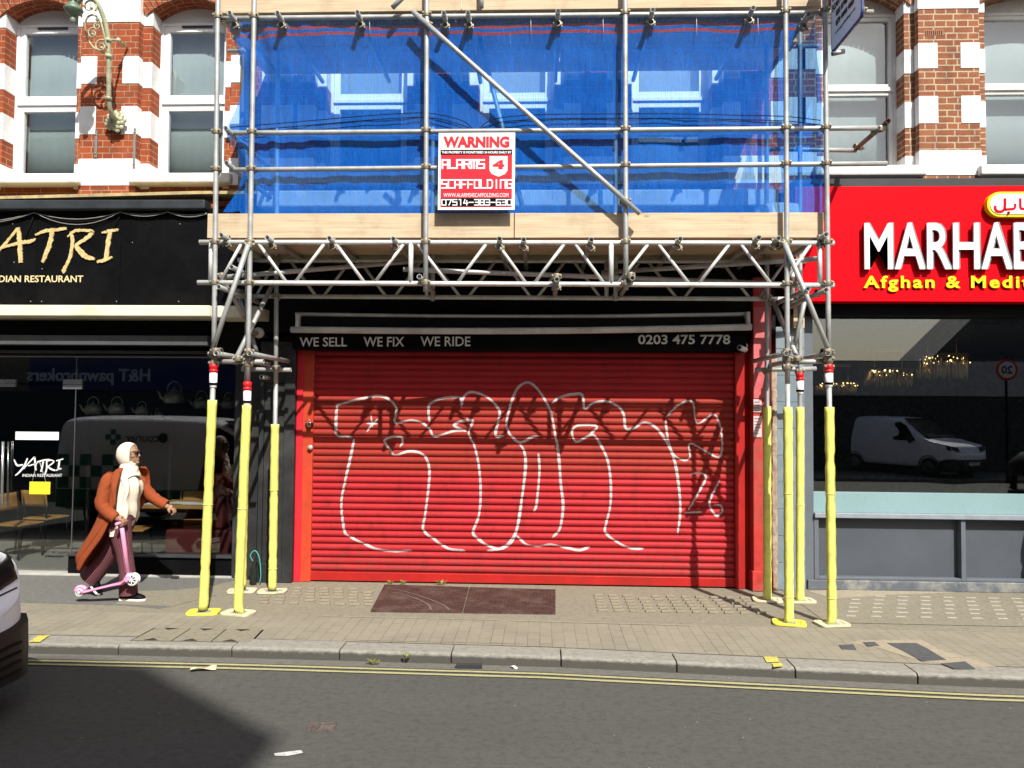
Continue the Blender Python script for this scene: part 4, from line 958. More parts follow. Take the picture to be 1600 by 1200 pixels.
for x_, y_, Y in ((337, 548, YO-.06), (389, 549, YO-.06), (372, 560, YO), (1229, 549, YO-.06), (1294, 549, YO-.06), (1246, 560, YO), (1240, 444, YO+.02), (870, 432, YO-.05), (985, 430, YO-.05)): coupler(at(x_, y_, Y), random.uniform(-.6, .6))
# boards: decks and toe boards
def board(name, x0, x1, y0, y1, z0, z1): return MB().box(x0, x1, y0, y1, z0, z1).build(name, WOOD, sc, .004)
xa, xm, xb = X(325, 350, YO+.1), X(803.5, 350, YO+.1), X(1286, 350, YO+.1)
z0 = Z(800, 372, YO+.09); z1 = Z(800, 333, YO+.09)
for a, b_ in ((xa, xm-.004), (xm+.004, xb)): board('toe_board', a, b_, YO+.085, YO+.123, z0+.002, z1)
def deck(z_):
    y_ = YO+.13; i = 0
    while y_ < 8.75:
        j = -.9+((i*1.37) % 2.2)
        board('deck_board', xa+.03*(i % 2), j-.004, y_, y_+.222, z_, z_+.038); board('deck_board', j+.004, xb-.03*(i % 3), y_, y_+.222, z_, z_+.038); y_ += .228; i += 1
deck(z0+.004)
zu = Z(800, 16, YO+.09); xa2 = X(344, 8, YO+.1); xm2 = X(721, 8, YO+.1); xb2 = X(1284, 8, YO+.1)
for a, b_ in ((xa2, xm2-.004), (xm2+.004, xb2)): board('toe_board', a, b_, YO+.085, YO+.123, zu+.002, zu+.225)
deck(zu+.004)
# ladder-like beam standing behind the net
pipe('standard', at(745, 40, YI-.3), at(820, 338, YI-.5), STEEL)
# blue debris net
mn = bpy.data.materials.new('blue_debris_net'); mn.use_nodes = True; n = mn.node_tree; n.nodes.remove(n.nodes['Principled BSDF']); out = n.nodes['Material Output']
uvc = coords(n, 'UV'); sp = n.nodes.new('ShaderNodeSeparateXYZ'); n.links.new(uvc, sp.inputs[0])
def stripe(z0_, z1_):
    a = N(n, 'ShaderNodeMath', operation='GREATER_THAN'); n.links.new(sp.outputs[1], a.inputs[0]); a.inputs[1].default_value = z0_
    b_ = N(n, 'ShaderNodeMath', operation='LESS_THAN'); n.links.new(sp.outputs[1], b_.inputs[0]); b_.inputs[1].default_value = z1_
    c_ = N(n, 'ShaderNodeMath', operation='MULTIPLY'); n.links.new(a.outputs[0], c_.inputs[0]); n.links.new(b_.outputs[0], c_.inputs[1]); return c_.outputs[0]
st_ = N(n, 'ShaderNodeMath', operation='ADD'); n.links.new(stripe(.918, .932), st_.inputs[0]); n.links.new(stripe(.949, .963), st_.inputs[1])
ff = nz(n, coords(n, 'Object', (1, 1, .25)), 3, 6, .7); fw_ = nz(n, coords(n, 'Object', (55, 1, 1.2)), 2, 3)
blue = ramp(n, ff, [(.3, (.012, .17, .80)), (.7, (.022, .24, .98))])
colr = mixc(n, st_.outputs[0], blue, (.62, .10, .13))
tr = N(n, 'ShaderNodeBsdfTransparent'); tr.inputs[0].default_value = (.62, .84, 1, 1)
df = N(n, 'ShaderNodeBsdfDiffuse'); tl = N(n, 'ShaderNodeBsdfTranslucent')
wr = nz(n, coords(n, 'UV', (34, 5, 1)), 2.2, 6, .75); bk = N(n, 'ShaderNodeBump', Strength=.75, Distance=.03); n.links.new(wr, bk.inputs['Height']); n.links.new(bk.outputs[0], df.inputs['Normal'])
n.links.new(colr, df.inputs[0]); n.links.new(colr, tl.inputs[0])
m1 = N(n, 'ShaderNodeMixShader'); m1.inputs[0].default_value = .12; n.links.new(df.outputs[0], m1.inputs[1]); n.links.new(tl.outputs[0], m1.inputs[2])
op = N(n, 'ShaderNodeMapRange'); op.inputs[1].default_value = .3; op.inputs[2].default_value = .7; op.inputs[3].default_value = .29; op.inputs[4].default_value = .50; n.links.new(fw_, op.inputs[0])
m2 = N(n, 'ShaderNodeMixShader'); n.links.new(op.outputs[0], m2.inputs[0]); n.links.new(tr.outputs[0], m2.inputs[1]); n.links.new(m1.outputs[0], m2.inputs[2]); n.links.new(m2.outputs[0], out.inputs[0])
YN = YO+.118
zt, zb_ = Z(800, 27, YN), Z(800, 337, YN); xl, xr = X(350, 180, YN), X(1284, 180, YN)
def net_pt(u, v):
    x_ = xl+(xr-xl)*u
    ed = .16*math.sin(math.pi*min(1, v/.42))**1.2 if v < .42 else .15*math.sin(math.pi*(v-.42)/.58)**1.0
    x_ += ed*max(0, 1-u*9)
    top = .01-.022*abs(math.sin(u*math.pi*5+.4))-.015*abs(math.sin(u*31)); bot = .02*math.sin(u*9)+.012*math.sin(u*29)+(.05 if u < .03 else 0)
    z_ = zb_+bot+(zt+top-zb_-bot)*v
    d = -.04*max(0, (v-.85)/.15)+.004*math.sin(u*14+v*3)+.003*math.sin(u*47+2*math.sin(v*4))+.010*noise.noise(Vector((u*16, v*5, 0)))+.006*noise.noise(Vector((u*60, v*7+u*9, 5)))
    d += .03*max(0, 1-u*12)*(1+math.sin(v*11+u*75))+.012*max(0, 1-u*5)*math.sin(u*190+v*4)
    return Vector((x_, YN+d+.02*math.sin(math.pi*v), z_))
mb = MB().grid(net_pt, 220, 60)
nt_ = thing('debris_net', 'blue debris netting with red stripes tied across the scaffold', 'netting', (xl, YN, zb_))
no = mb.build('net_sheet', mn, nt_)
uvd = [];
for p in no.data.polygons:
    for li in p.loop_indices:
        vi = no.data.loops[li].vertex_index; uvd += [(vi % 221)/220, (vi//221)/60]
no.data.uv_layers[0].data.foreach_set('uv', uvd)
mb = MB().grid(lambda u, v: Vector((xr-.0+.05*math.sin(u*7+v*5)-.10*u+.03*noise.noise(Vector((u*6, v*6, 3))), YN+u*1.05, zb_+.02+(zt-zb_-.05)*v)), 30, 40)
no = mb.build('side_sheet', mn, nt_); uvd = []
for p in no.data.polygons:
    for li in p.loop_indices:
        vi = no.data.loops[li].vertex_index; uvd += [(vi % 31)/30, (vi//31)/40]
no.data.uv_layers[0].data.foreach_set('uv', uvd)
TIE = paint('white_tie', (.7, .7, .7), .5)
mb = MB()
for x_ in (577, 829, 942, 1088, 1184): mb.path([at(x_, 22, YN-.06), at(x_+1, 55, YN-.05)], .0025, 5)
mb.build('tie', TIE, nt_)
# black cables slung behind the ledger
tc = thing('cable', 'pair of black cables slung in long curves along the blue net', 'cable', at(700, 200, YN-.012))
for dy in (0, 7):
    l = [at(x_, y_+dy, YN-.02) for x_, y_ in ((360, 199), (470, 190), (560, 182), (635, 177), (670, 177), (700, 182), (725, 190), (744, 203-dy), (762, 190), (790, 183), (850, 179), (950, 178), (1060, 178), (1150, 180), (1225, 182), (1282, 188))]
    MB().path(catmull(l, 6), .0045, 5).build('strand', BLACKM, tc)
# warning board
yw = YO-.035; a, b_ = at(684, 328, yw), at(805, 207, yw)
ws = thing('warning_sign', 'red and white square warning board tied to the scaffold rails', 'sign', ((a.x+b_.x)/2, yw, a.z))
MB().box(a.x, b_.x, yw, yw+.006, a.z, b_.z).build('board', paint('white_plastic_board', (.80, .80, .79), .4, .02, 5, 0, None, 0), ws, .002)
SR = paint('sign_red', (.66, .015, .03), .45, .03, 5, 0, None, 0)
def srect(x0, y0, x1, y1, mat, d, nm):
    p, q_ = at(670+x0/7.5, 190+y1/7.5, yw-d), at(670+x1/7.5, 190+y0/7.5, yw-d); return MB().box(p.x, q_.x, yw-d, yw-d+.0012, p.z, q_.z).build(nm, mat, ws)
srect(135, 325, 978, 1003, SR, .0015, 'red_field'); srect(137, 328, 976, 388, BLACK, .003, 'black_strip'); srect(140, 893, 967, 993, BLACK, .003, 'black_strip')
def stx(s, x0, y0, x1, y1, mat, bold=.0, sp=1, d=.0045):
    px_text(MB(), s, 670+x0/7.5, 670+x1/7.5, 190+y0/7.5, 190+y1/7.5, yw-d+.001, .001, bold, sp).build('lettering', mat, ws)
stx('WARNING', 170, 172, 945, 303, SR, .05); stx('THIS PROPERTY IS MONITORED 24 HOURS DAILY BY', 150, 346, 968, 374, WSG, .03); stx('WWW.ALARMS4SCAFFOLDING.COM', 172, 838, 932, 884, WSG, .0)
GL = {'A': ([(0, 0), (0, 1), (1, 1), (1, 0)], [(0, .42), (1, .42)]), 'L': ([(0, 1), (0, 0), (1, 0)],), 'R': ([(0, 0), (0, 1), (1, 1), (1, .5), (0, .5)], [(.6, .5), (1, 0)]), 'M': ([(0, 0), (0, 1), (1, 1), (1, 0)], [(.5, 1), (.5, 0)]),
      'S': ([(1, 1), (0, 1), (0, .5), (1, .5), (1, 0), (0, 0)],), 'C': ([(1, 1), (0, 1), (0, 0), (1, 0)],), 'F': ([(1, 1), (0, 1), (0, 0)], [(0, .45), (.8, .45)]), 'O': ([(0, 0), (0, 1), (1, 1), (1, 0), (0, 0)],),
      'D': ([(0, 0), (0, 1), (.75, 1), (1, .8), (1, .2), (.75, 0), (0, 0)],), 'I': ([(.5, 0), (.5, 1)],), 'N': ([(0, 0), (0, 1), (1, 1), (1, 0)],), 'G': ([(1, 1), (0, 1), (0, 0), (1, 0), (1, .5), (.5, .5)],),
      '0': ([(0, 0), (0, 1), (1, 1), (1, 0), (0, 0)],), '7': ([(0, 1), (1, 1), (.4, 0)],), '5': ([(1, 1), (0, 1), (0, .55), (1, .55), (1, 0), (0, 0)],), '1': ([(.2, 1), (.6, 1), (.6, 0)],), '4': ([(.3, 1), (0, .35), (1, .35)], [(.75, .8), (.75, 0)]),
      '-': ([(0, .5), (1, .5)],), '3': ([(0, 1), (1, 1), (1, 0), (0, 0)], [(.2, .5), (1, .5)]), '8': ([(0, 0), (0, 1), (1, 1), (1, 0), (0, 0)], [(0, .5), (1, .5)]), '6': ([(1, 1), (0, 1), (0, 0), (1, 0), (1, .5), (0, .5)],)}
def techno(s, x0, y0, x1, y1, wd, mat):
    k = len(s); pit = (x1-x0)/k; cw = pit*.74; mb = MB(); kk = 0
    for i, ch in enumerate(s):
        kk = 0
        for l in GL[ch]:
            pts = [(670+(x0+i*pit+wd/2+u*cw)/7.5, 190+(y1-wd/2-v*(y1-y0-wd))/7.5) for u, v in l]
            for p_, q_ in zip(pts, pts[1:]):
                L_ = math.hypot(q_[0]-p_[0], q_[1]-p_[1]); e = wd/2/7.5/L_; dx, dy = (q_[0]-p_[0])*e, (q_[1]-p_[1])*e
                kk += 1; px_stroke(mb, [(p_[0]-dx, p_[1]-dy), (q_[0]+dx, q_[1]+dy)], wd/7.5, yw-.0035, .001+.00012*kk, 0)
    mb.build('lettering', mat, ws)
techno('ALARMS', 150, 440, 662, 555, 19, WSG); techno('SCAFFOLDING', 146, 676, 985, 786, 16, WSG); techno('07514-383-630', 148, 908, 978, 984, 12, WSG)
sp_ = [(712, 405), (922, 405), (922, 570), (895, 612), (818, 645), (738, 612), (712, 570)]
P2 = [at(670+x_/7.5, 190+y_/7.5, yw-.003) for x_, y_ in sp_]; MB().prism([(p.x, p.z) for p in P2][::-1], (0, yw-.003, 0), UX, UZ, .001).build('shield', WSG, ws)
px_text(MB(), '4', 670+745/7.5, 670+885/7.5, 190+450/7.5, 190+558/7.5, yw-.004, .001, .06).build('lettering', SR, ws)
# projecting scaffolder board, seen from its left face
xp = std['D'][1][-1][0]+.04; yA, yB = YO-.06, 6.62
zlo = Z(1290, 85, YO-.05); zhi = zlo+1.05
pb_ = thing('scaffolder_sign', 'white and blue board sticking out from the top right scaffold pole', 'sign', (xp, 7, zlo))
def rr(w_, h_, r_): return [(cx+r_*math.cos(t), cy+r_*math.sin(t)) for cx, cy, t0 in ((w_-r_, r_, -90), (w_-r_, h_-r_, 0), (r_, h_-r_, 90), (r_, r_, 180)) for t in [R(t0+i*22.5) for i in range(5)]]
UY = Vector((0, -1, 0)); wS = yA-yB
MB().prism(rr(wS, zhi-zlo, .06), (xp, yA, zlo), UY, UZ, .02).build('frame', paint('sign_edge_blue', (.02, .04, .16), .5), pb_)
MB().prism(rr(wS-.03, zhi-zlo-.03, .05), (xp-.002, yA-.015, zlo+.015), UY, UZ, .003).build('face', paint('sign_face_grey', (.84, .86, .90), .5, .05, 5), pb_)
bl = paint('sign_blue', (.03, .17, .55), .5, .05, 5)
MB().box(xp-.005, xp-.0025, yB+.05, yA-.05, zlo+.47, zhi-.06).build('blue_field', bl, pb_)
def side_text(s, y_off, w_, z_, h_, mat, bold): text(MB(), s, (xp-.006, yA-y_off, zlo+z_), UY, UZ, w_, h_, .002, bold).build('lettering', mat, pb_)
side_text('AG', .10, .42, .51, .30, WSG, .03); side_text('SCAFFOLDING LTD', .05, wS-.1, .375, .06, BLACK, .02); side_text('020 8746 9448', .14, wS-.28, .285, .058, BLACK, .02); side_text('079 4444 4669', .14, wS-.28, .195, .058, BLACK, .02); side_text('www.agscaffolding.co.uk', .12, wS-.24, .12, .03, BLACK, 0)
# yellow foam sleeves, pads and alarm units
def sleeve(key, ytop, ybot, px_, label):
    Y, pts = std[key]; zt_, zb2 = Z(px_, ytop, Y), Z(px_, ybot, Y); lean = pts; rs = []; n_ = 40
    for i in range(n_+1):
        z_ = zb2+(zt_-zb2)*i/n_; x_ = xat(pts, z_); r_ = .041+.0015*math.sin(i*1.7+px_)
        if i in (n_//2+3, n_//5): r_ -= .004
        if key == 'D' and i in (n_-9, n_-10): r_ -= .006
        sq = lambda a: r_*(1+.09*abs(math.sin(2*a))**3)
        rs.append([Vector((x_+sq(a)*math.cos(a)*1.02, Y+sq(a)*math.sin(a), z_)) for a in [2*math.pi*j/20 for j in range(20)]])
    x_ = xat(pts, zb2)
    t = thing('pole_sleeve', label, 'foam sleeve', (x_, Y, zb2), 'yellow foam sleeves on the scaffold poles')
    MB().rings(rs).build('foam', YEL, t)
    mb = MB(); m_ = [r for r in rs]
    sd = 10 if key != 'D' else 17
    for a_, b2 in zip(m_, m_[1:]):
        p_, q_ = a_[sd if sd != 10 else 14], b2[sd if sd != 10 else 14]; mb.quad(p_+Vector((-.002, -.0012, 0)), p_+Vector((.002, -.0012, 0)), q_+Vector((.002, -.0012, 0)), q_+Vector((-.002, -.0012, 0)))
    if key == 'D': mb.build('seam', paint('seam_dark', (.28, .25, .03), .8), t)
    bx = MB()
    for f_ in ((.13, .62) if key in 'DEC' else (.5,)):
        k_ = int(n_*f_); r_ = rs[k_]; c_ = sum(r_, Vector())/20; bx.lathe([(.046, -.004), (.0475, 0), (.046, .004)], c_, 20)
    bx.build('tie', paint('clear_tie', (.66, .62, .2), .5), t)
for k, a, b_, px_, l in (('A', 625, 953, 325, 'yellow foam sleeve on the leftmost scaffold pole, nearest the walking woman'), ('B', 633, 958, 378, 'yellow foam sleeve on second front pole from left'),
                         ('E', 663, 921, 430, 'thin yellow foam sleeve on rear pole beside the black pillar'), ('F', 668, 917, 383, 'yellow foam sleeve on rear pole hidden behind the second left pole'),
                         ('G', 635, 940, 1199, 'yellow foam sleeve on rear pole before the red pilaster'), ('C', 636, 975, 1231, 'yellow foam sleeve on front pole right of red pilaster'),
                         ('H', 636, 941, 1250, 'yellow foam sleeve on rear pole before the blue grey pillar'), ('D', 636, 977, 1298, 'seamed yellow foam sleeve on the rightmost pole before grey panels')):
    sleeve(k, a, b_, px_, l)
PAD = paint('cream_pad', (.58, .53, .36), .7, .15, 12, 0, (.4, .33, .2), .3); PADY = paint('yellow_pad', (.72, .66, .06), .7, .1, 12, 0, (.5, .42, .1), .3)
def pad(key, mat, label, a):
    Y, pts = std[key]; x_ = pts[0][0]; c_ = Vector((x_, Y, 0)); t = thing('base_pad', label, 'base pad', c_, 'base pads under the scaffold poles')
    M = Matrix.Translation(c_) @ Matrix.Rotation(R(a), 4, 'Z')
    o_ = [M @ Vector((p[0]-.15, p[1]-.105, .0)) for p in rr(.30, .21, .05)]; i_ = [M @ Vector((p[0]-.105, p[1]-.07, 0)) for p in rr(.21, .14, .03)]; up = Vector((0, 0, .02)); k_ = len(o_)
    MB().rings([o_, [p+up for p in o_], [p+up for p in i_], [p+up*.5 for p in i_]], True, False).build('pad', mat, t, .004)
    MB().box(-.065, .065, -.065, .065, .006, .014, M).build('base_plate', STEEL, t)
for k, m_, l, a in (('A', PADY, 'bright yellow pad under the leftmost front pole', 8), ('B', PAD, 'cream pad with yellow rim under second front pole from left', -12), ('E', PAD, 'cream pad under the rear pole beside black pillar', 5), ('F', PAD, 'cream pad lying behind the second front pole from left', 12),
                    ('G', PAD, 'pale pad under the rear pole at red pilaster foot', -10), ('C', PADY, 'yellow edged pad under front pole right of red pilaster', -14), ('H', PAD, 'pale pad under rear pole at blue grey pillar foot', 6), ('D', PAD, 'pale broken pad under the rightmost front pole', 10)):
    pad(k, m_, l, a)
ALR = paint('alarm_red', (.50, .015, .02), .4, .05, 9)
def alarm(key, px_, y0, y1, label, off):
    Y, pts = std[key]; zt_, zb2 = Z(px_, y0, Y), Z(px_, y1, Y); x_ = xat(pts, (zt_+zb2)/2); h = zt_-zb2
    c_ = Vector((x_, Y, zb2)); t = thing('alarm_sensor', label, 'alarm sensor', c_, 'red and white alarm sensors on the poles')
    MB().lathe([(.028, h*.62), (.040, h*.63), (.042, h*.72), (.038, h*.74), (.038, h*.8), (.042, h*.82), (.042, h*.97), (.026, h)], c_, 16).build('cap', ALR, t)
    MB().lathe([(.026, 0), (.032, .005), (.034, h*.1), (.037, h*.14), (.037, h*.615), (.028, h*.62)], c_, 16).build('body', UPVC, t)
    MB().lathe([(.0375, h*.11), (.039, h*.12), (.039, h*.2), (.0375, h*.21)], c_, 16).build('band', BLACK, t)
alarm('A', 331, 568, 606, 'red and white sensor on the leftmost pole', 0); alarm('B', 386, 596, 634, 'red and white sensor on second front pole from left', 0); alarm('D', 1297, 569, 605, 'red and white sensor on the rightmost pole', 0); alarm('H', 1250, 582, 616, 'red and white sensor on rear pole by the blue grey pillar', 0)
# things left on the lower deck, seen through the net
zd = z0+.044
bag = paint('white_sack', (.62, .62, .60), .8, .15, 12, 0, (.4, .38, .35), .4)
def sack(px_, Y, w_, h_, label):
    x_ = X(px_, 300, Y); t = MB().grid(lambda u, v: Vector((x_+w_*(1-.25*v)*math.cos(u*6.2832)*(1+.12*noise.noise(Vector((math.cos(u*6.28)*2, v*4, px_)))), Y+w_*.7*math.sin(u*6.2832)*(1-.2*v), zd+h_*math.sin(v*1.5708)**.8 if v < 1 else zd+h_)), 28, 12)
    t.v[-29:] = [Vector((x_+(p.x-x_)*.2, Y+(p.y-Y)*.2, p.z-.03)) for p in t.v[-29:]]
    return solo(t.build('rubble_sack', bag), label, 'sack', 'sacks on the scaffold deck')
sack(1215, 8.35, .30, .50, 'big white rubble sack at right end of scaffold deck'); sack(440, 8.3, .26, .34, 'bluish white rubble sack at left end of scaffold deck'); sack(1150, 8.5, .2, .25, 'small white sack beside big rubble sack on deck')
t = thing('tool_box', 'small dark box with handle on the deck behind the net', 'tool box', (X(1125, 320, 8.0), 8.0, zd)); p_ = t.location
MB().box(p_.x-.12, p_.x+.12, p_.y-.09, p_.y+.09, zd, zd+.13).build('case', DGREY, t, .01); MB().path([p_+Vector((-.07, 0, .13)), p_+Vector((-.06, 0, .18)), p_+Vector((.06, 0, .18)), p_+Vector((.07, 0, .13))], .01, 6).build('handle', DGREY, t)
# ------------------------------------------------------------------ lamp bracket on the left wall
LAMPG = paint('pale_green_iron', (.40, .41, .27), .55, .25, 14, .1, (.24, .22, .14), .3)
c = at(180, 192, 8.86); t = thing('lamp_bracket', 'ornate pale green iron lamp bracket with scrolls on red brick', 'lamp', c)
def lp(l): return [at(a, b, y) for a, b, y in l]
pole = lp([(181, 187, 8.80), (174, 176, 8.68), (170.5, 160, 8.62), (170, 120, 8.56), (170, 80, 8.50), (168, 52, 8.46), (161, 25, 8.40), (150, 3, 8.33), (134, -14, 8.24), (112, -22, 8.12), (95, -16, 8.02)])
MB().path(catmull(pole, 6), .026, 12).build('pole', LAMPG, t)
for px_, py_, Y in ((169.5, 154, 8.605), (170, 88, 8.51), (169, 63, 8.475)):
    MB().lathe([(.027, -.02), (.038, -.015), (.038, .015), (.027, .02)], at(px_, py_, Y), 14).build('collar', LAMPG, t)
mb = MB(); cc = at(181, 190, 8.83); rnd = random.Random(4)
for i in range(26):
    a = i*2.399; r_ = .115*math.sqrt((i+.5)/26); p = cc+Vector((r_*math.cos(a), -.05+.05*r_/.115, r_*math.sin(a)))
    mb.ball(p, (.028+.012*rnd.random(), .022, .028+.012*rnd.random()), 7)
mb.ball(cc+Vector((0, .02, 0)), (.10, .05, .10), 14); mb.build('rosette', LAMPG, t)
def spiral(cx, cy, Y, r0, r1, a0, turns, th, sx=1):
    n_ = 40; k = Y/FPX; o_ = at(cx, cy, Y)
    return MB().path([o_+Vector((sx*(r0+(r1-r0)*i/n_)*k*math.cos(R(a0)+turns*6.283*i/n_), 0, (r0+(r1-r0)*i/n_)*k*math.sin(R(a0)+turns*6.283*i/n_))) for i in range(n_+1)], [th*(1-.4*i/n_) for i in range(n_+1)], 7)
MB().path(catmull(lp([(167, 85, 8.5), (158, 80, 8.47), (146, 74, 8.44), (136, 58, 8.42), (133, 38, 8.40), (138, 26, 8.38), (148, 24, 8.38), (157, 34, 8.40), (163, 56, 8.43), (167, 74, 8.47)]), 6), .011, 7).build('scroll', LAMPG, t)
for a in ((145, 52, 8.43, 9, 2, 80, 1.2, .010), (158, 72, 8.45, 11, 2.5, 60, 1.3, .011), (140, 10, 8.33, 12, 3, -40, 1.3, .012), (152, 41, 8.41, 6, 1.5, 120, 1.2, .008)): spiral(*a).build('scroll', LAMPG, t)
for px_, py_, Y in ((145, 54, 8.43), (159, 75, 8.45), (143, 12, 8.33), (131, 8, 8.3), (152, 31, 8.4)): MB().ball(at(px_, py_, Y), .021, 8).build('knob', LAMPG, t)
lc = at(115, 10, 8.05); mb = MB()
mb.lathe([(.015, -.19), (.03, -.18), (.032, -.14), (.02, -.12), (.06, -.09), (.095, -.05), (.10, -.03), (.07, 0), (.05, .04), (.085, .12), (.10, .2), (.03, .28)], lc, 10).build('lantern', paint('lantern_green', (.12, .17, .12), .5, .3, 14, .2, (.35, .38, .28), .3), t)
mb = MB()
for i in range(8):
    a = i*.785; mb.path([lc+Vector((.05*math.cos(a), .05*math.sin(a), .04)), lc+Vector((.1*math.cos(a), .1*math.sin(a), .13)), lc+Vector((.085*math.cos(a), .085*math.sin(a), .24))], .009, 5)
mb.build('lantern_leaf', LAMPG, t)
p = at(185, 63, 8.7); MB().path([at(171, 62, 8.48), p, p+Vector((0, .2, 0))], .013, 8).ball(p, .03, 10).build('stay', LAMPG, t)
STR = paint('grey_strap', (.24, .24, .23), .5, .2, 20, .4)
for x0, y0, x1, y1, l in ((147, 204, 152, 246, 'short grey metal strap on brick left below the lamp bracket'), (207, 200, 212, 262, 'long grey metal strap on brick right below the lamp bracket')):
    a, b = at(x0, y1, PIL-.02), at(x1, y0, PIL-.02); t = thing('wall_strap', l, 'metal strap', ((a.x+b.x)/2, PIL, a.z))
    MB().box(a.x, b.x, PIL-.022, PIL-.002, a.z, b.z).build('strap', STR, t, .003)
    MB().ball(Vector(((a.x+b.x)/2, PIL-.024, a.z+.05)), .011, 8).build('bolt', COUP, t); MB().ball(Vector(((a.x+b.x)/2, PIL-.024, b.z-.05)), .011, 8).build('bolt', COUP, t)
# downpipe at the party wall
DP = paint('grey_downpipe', (.20, .21, .22), .5, .2, 6)
xdp = X(349, 150, 8.85); t = thing('downpipe', 'grey downpipe on the wall behind the leftmost scaffold pole', 'drainpipe', (xdp+.25, 8.84, ZB))
MB().path([(xdp+.25, 8.84, 9.2), (xdp+.25, 8.84, 4.2)], .045, 12).build('pipe', DP, t)
for z_ in (5.0, 6.2, 7.4): MB().lathe([(.047, -.03), (.056, -.03), (.056, .03), (.047, .03)], (xdp+.25, 8.84, z_), 14).build('pipe_clip', DP, t)
# round light on the pillar
p = at(404, 520, 8.5); t = thing('wall_light', 'small round white wall light above the black pillar', 'light', p)
MB().lathe([(.005, -.05), (.045, -.045), (.06, -.02), (.06, .02), (.03, .05)], p, 16, 'Y').build('shade', paint('light_shade', (.6, .6, .57), .4), t); MB().path([p+Vector((0, .04, 0)), p+Vector((0, .35, -.03))], .015, 8).build('arm', DGREY, t)
# bottle and cord at the black pillar foot
p = gr(393, 908); p.y = 8.62; p.x = X(396, 900, 8.62); t = thing('bottle', 'dark glass bottle at the black pillar foot with green cord', 'bottle', p)
MB().lathe([(.035, .0), (.04, .02), (.04, .16), (.016, .22), (.015, .29), (.018, .30)], p, 14).build('body', paint('dark_glass', (.02, .022, .02), .15, .2, 9), t)
MB().path(catmull([p+Vector(q) for q in ((.0, -.02, .26), (-.03, -.03, .33), (.02, -.02, .38), (.07, -.02, .30), (.09, -.02, .12), (.08, -.02, .02))], 6), .006, 6).build('cord', paint('teal_cord', (.06, .35, .27), .6), t)
# ------------------------------------------------------------------ inside the left restaurant
KET = paint('dull_aluminium', (.62, .60, .56), .35, .2, 12, .3, (.2, .18, .16), 0); OCH = paint('ochre_wood', (.40, .21, .07), .5, .25, 4, 0, None, 0, stretch=(1, 6, 1))
def mkettle(label):
    t = thing('kettle', label, 'kettle', (0, 0, 0), 'old metal kettles along the restaurant window')
    MB().lathe([(.10, 0), (.125, .02), (.13, .09), (.105, .14), (.05, .165)], (0, 0, 0), 20).build('body', KET, t)
    MB().lathe([(.05, .165), (.045, .18), (.012, .19), (.015, .21), (.005, .22)], (0, 0, 0), 14).build('lid', KET, t)
    MB().path([(-.12, 0, .05), (-.17, 0, .08), (-.20, 0, .14), (-.23, 0, .16)], [.025, .02, .014, .011], 8).build('spout', KET, t)
    MB().path(catmull([(-.09, 0, .14), (-.08, 0, .24), (0, 0, .29), (.08, 0, .24), (.09, 0, .14)], 5), .008, 6).build('handle', KET, t); return t
kt = [(145, 648, .8, 'small metal kettle at the left end of the row, spout left'), (182, 648, .8, 'squat metal kettle second from left in the row'), (221, 649, .62, 'small metal kettle third from left in the row'), (248, 655, .5, 'tiny dark kettle fourth from left in the row'),
      (272, 631, 1.0, 'big shiny metal kettle standing higher than the others'), (315, 639, .8, 'metal kettle with curved spout right of biggest kettle'), (358, 639, .75, 'metal kettle at the right end behind foam sleeve')]
YK = 9.75; k0 = None
for i, (px_, py_, s_, l) in enumerate(kt):
    p = at(px_, py_, YK)
    if k0 is None: k0 = mkettle(l); k0.location = p; o = k0
    else: o = dup(k0, p, l)
    o.scale = (s_, s_, s_)
a, b = at(130, 649, YK), at(262, 649, YK); a2, b2 = at(258, 640, YK), at(372, 640, YK)
t = thing('shelf', 'dark shelf carrying the low row of kettles behind glass', 'shelf', ((a.x+b.x)/2, YK, a.z-.03)); MB().box(a.x, b.x, YK-.14, YK+.15, a.z-.03, a.z-.002).build('board', BLACKM, t)
MB().box(a.x, a.x+.03, YK+.1, YK+.15, .01, a.z-.03).box(b.x-.03, b.x, YK+.1, YK+.15, .01, a.z-.03).build('upright', BLACKM, t)
t = thing('shelf', 'dark higher shelf carrying the biggest kettle behind glass', 'shelf', ((a2.x+b2.x)/2, YK, a2.z-.03)); MB().box(a2.x, b2.x, YK-.14, YK+.15, at(272, 631, YK).z-.10, at(315, 639, YK).z-.002).build('board', BLACKM, t)
MB().box(b2.x-.03, b2.x, YK+.1, YK+.15, .01, a2.z-.06).build('upright', BLACKM, t)
p = at(272, 631, YK); MB().box(p.x-.14, p.x+.14, YK-.12, YK+.12, at(315, 639, YK).z, p.z-.002).build('riser', BLACKM, t)
YT = 9.62
a, b = at(236, 788, YT), at(330, 780, YT); zt_ = .78
tb = thing('dining_table', 'restaurant table with pale top just inside the window', 'table', ((a.x+b.x)/2, YT, .012))
MB().box(a.x, b.x+.1, YT-.3, YT+.35, zt_-.04, zt_).build('table_top', OCH, tb, .006); MB().path([((a.x+b.x)/2, YT, .03), ((a.x+b.x)/2, YT, zt_-.04)], .035, 10).build('leg', BLACKM, tb); MB().lathe([(.22, 0), (.22, .015), (.05, .03)], ((a.x+b.x)/2, YT, .013), 20).build('foot', BLACKM, tb)
mb = MB(); 
for i, (dx, dy, rz_) in enumerate(((.05, -.12, 8), (.32, -.05, -6), (.55, -.14, 4))):
    M = Matrix.Translation((a.x+dx+.1, YT+dy, zt_+.003+.003*i)) @ Matrix.Rotation(R(rz_), 4, 'Z'); o = MB().box(-.14, .14, -.1, .1, 0, .004, M)
    solo(o.build('menu', STICK), ('white menu lying on the left of the window table', 'white menu in the middle of the window table', 'white menu on the right of the window table')[i], 'menu', 'menus on the window table')
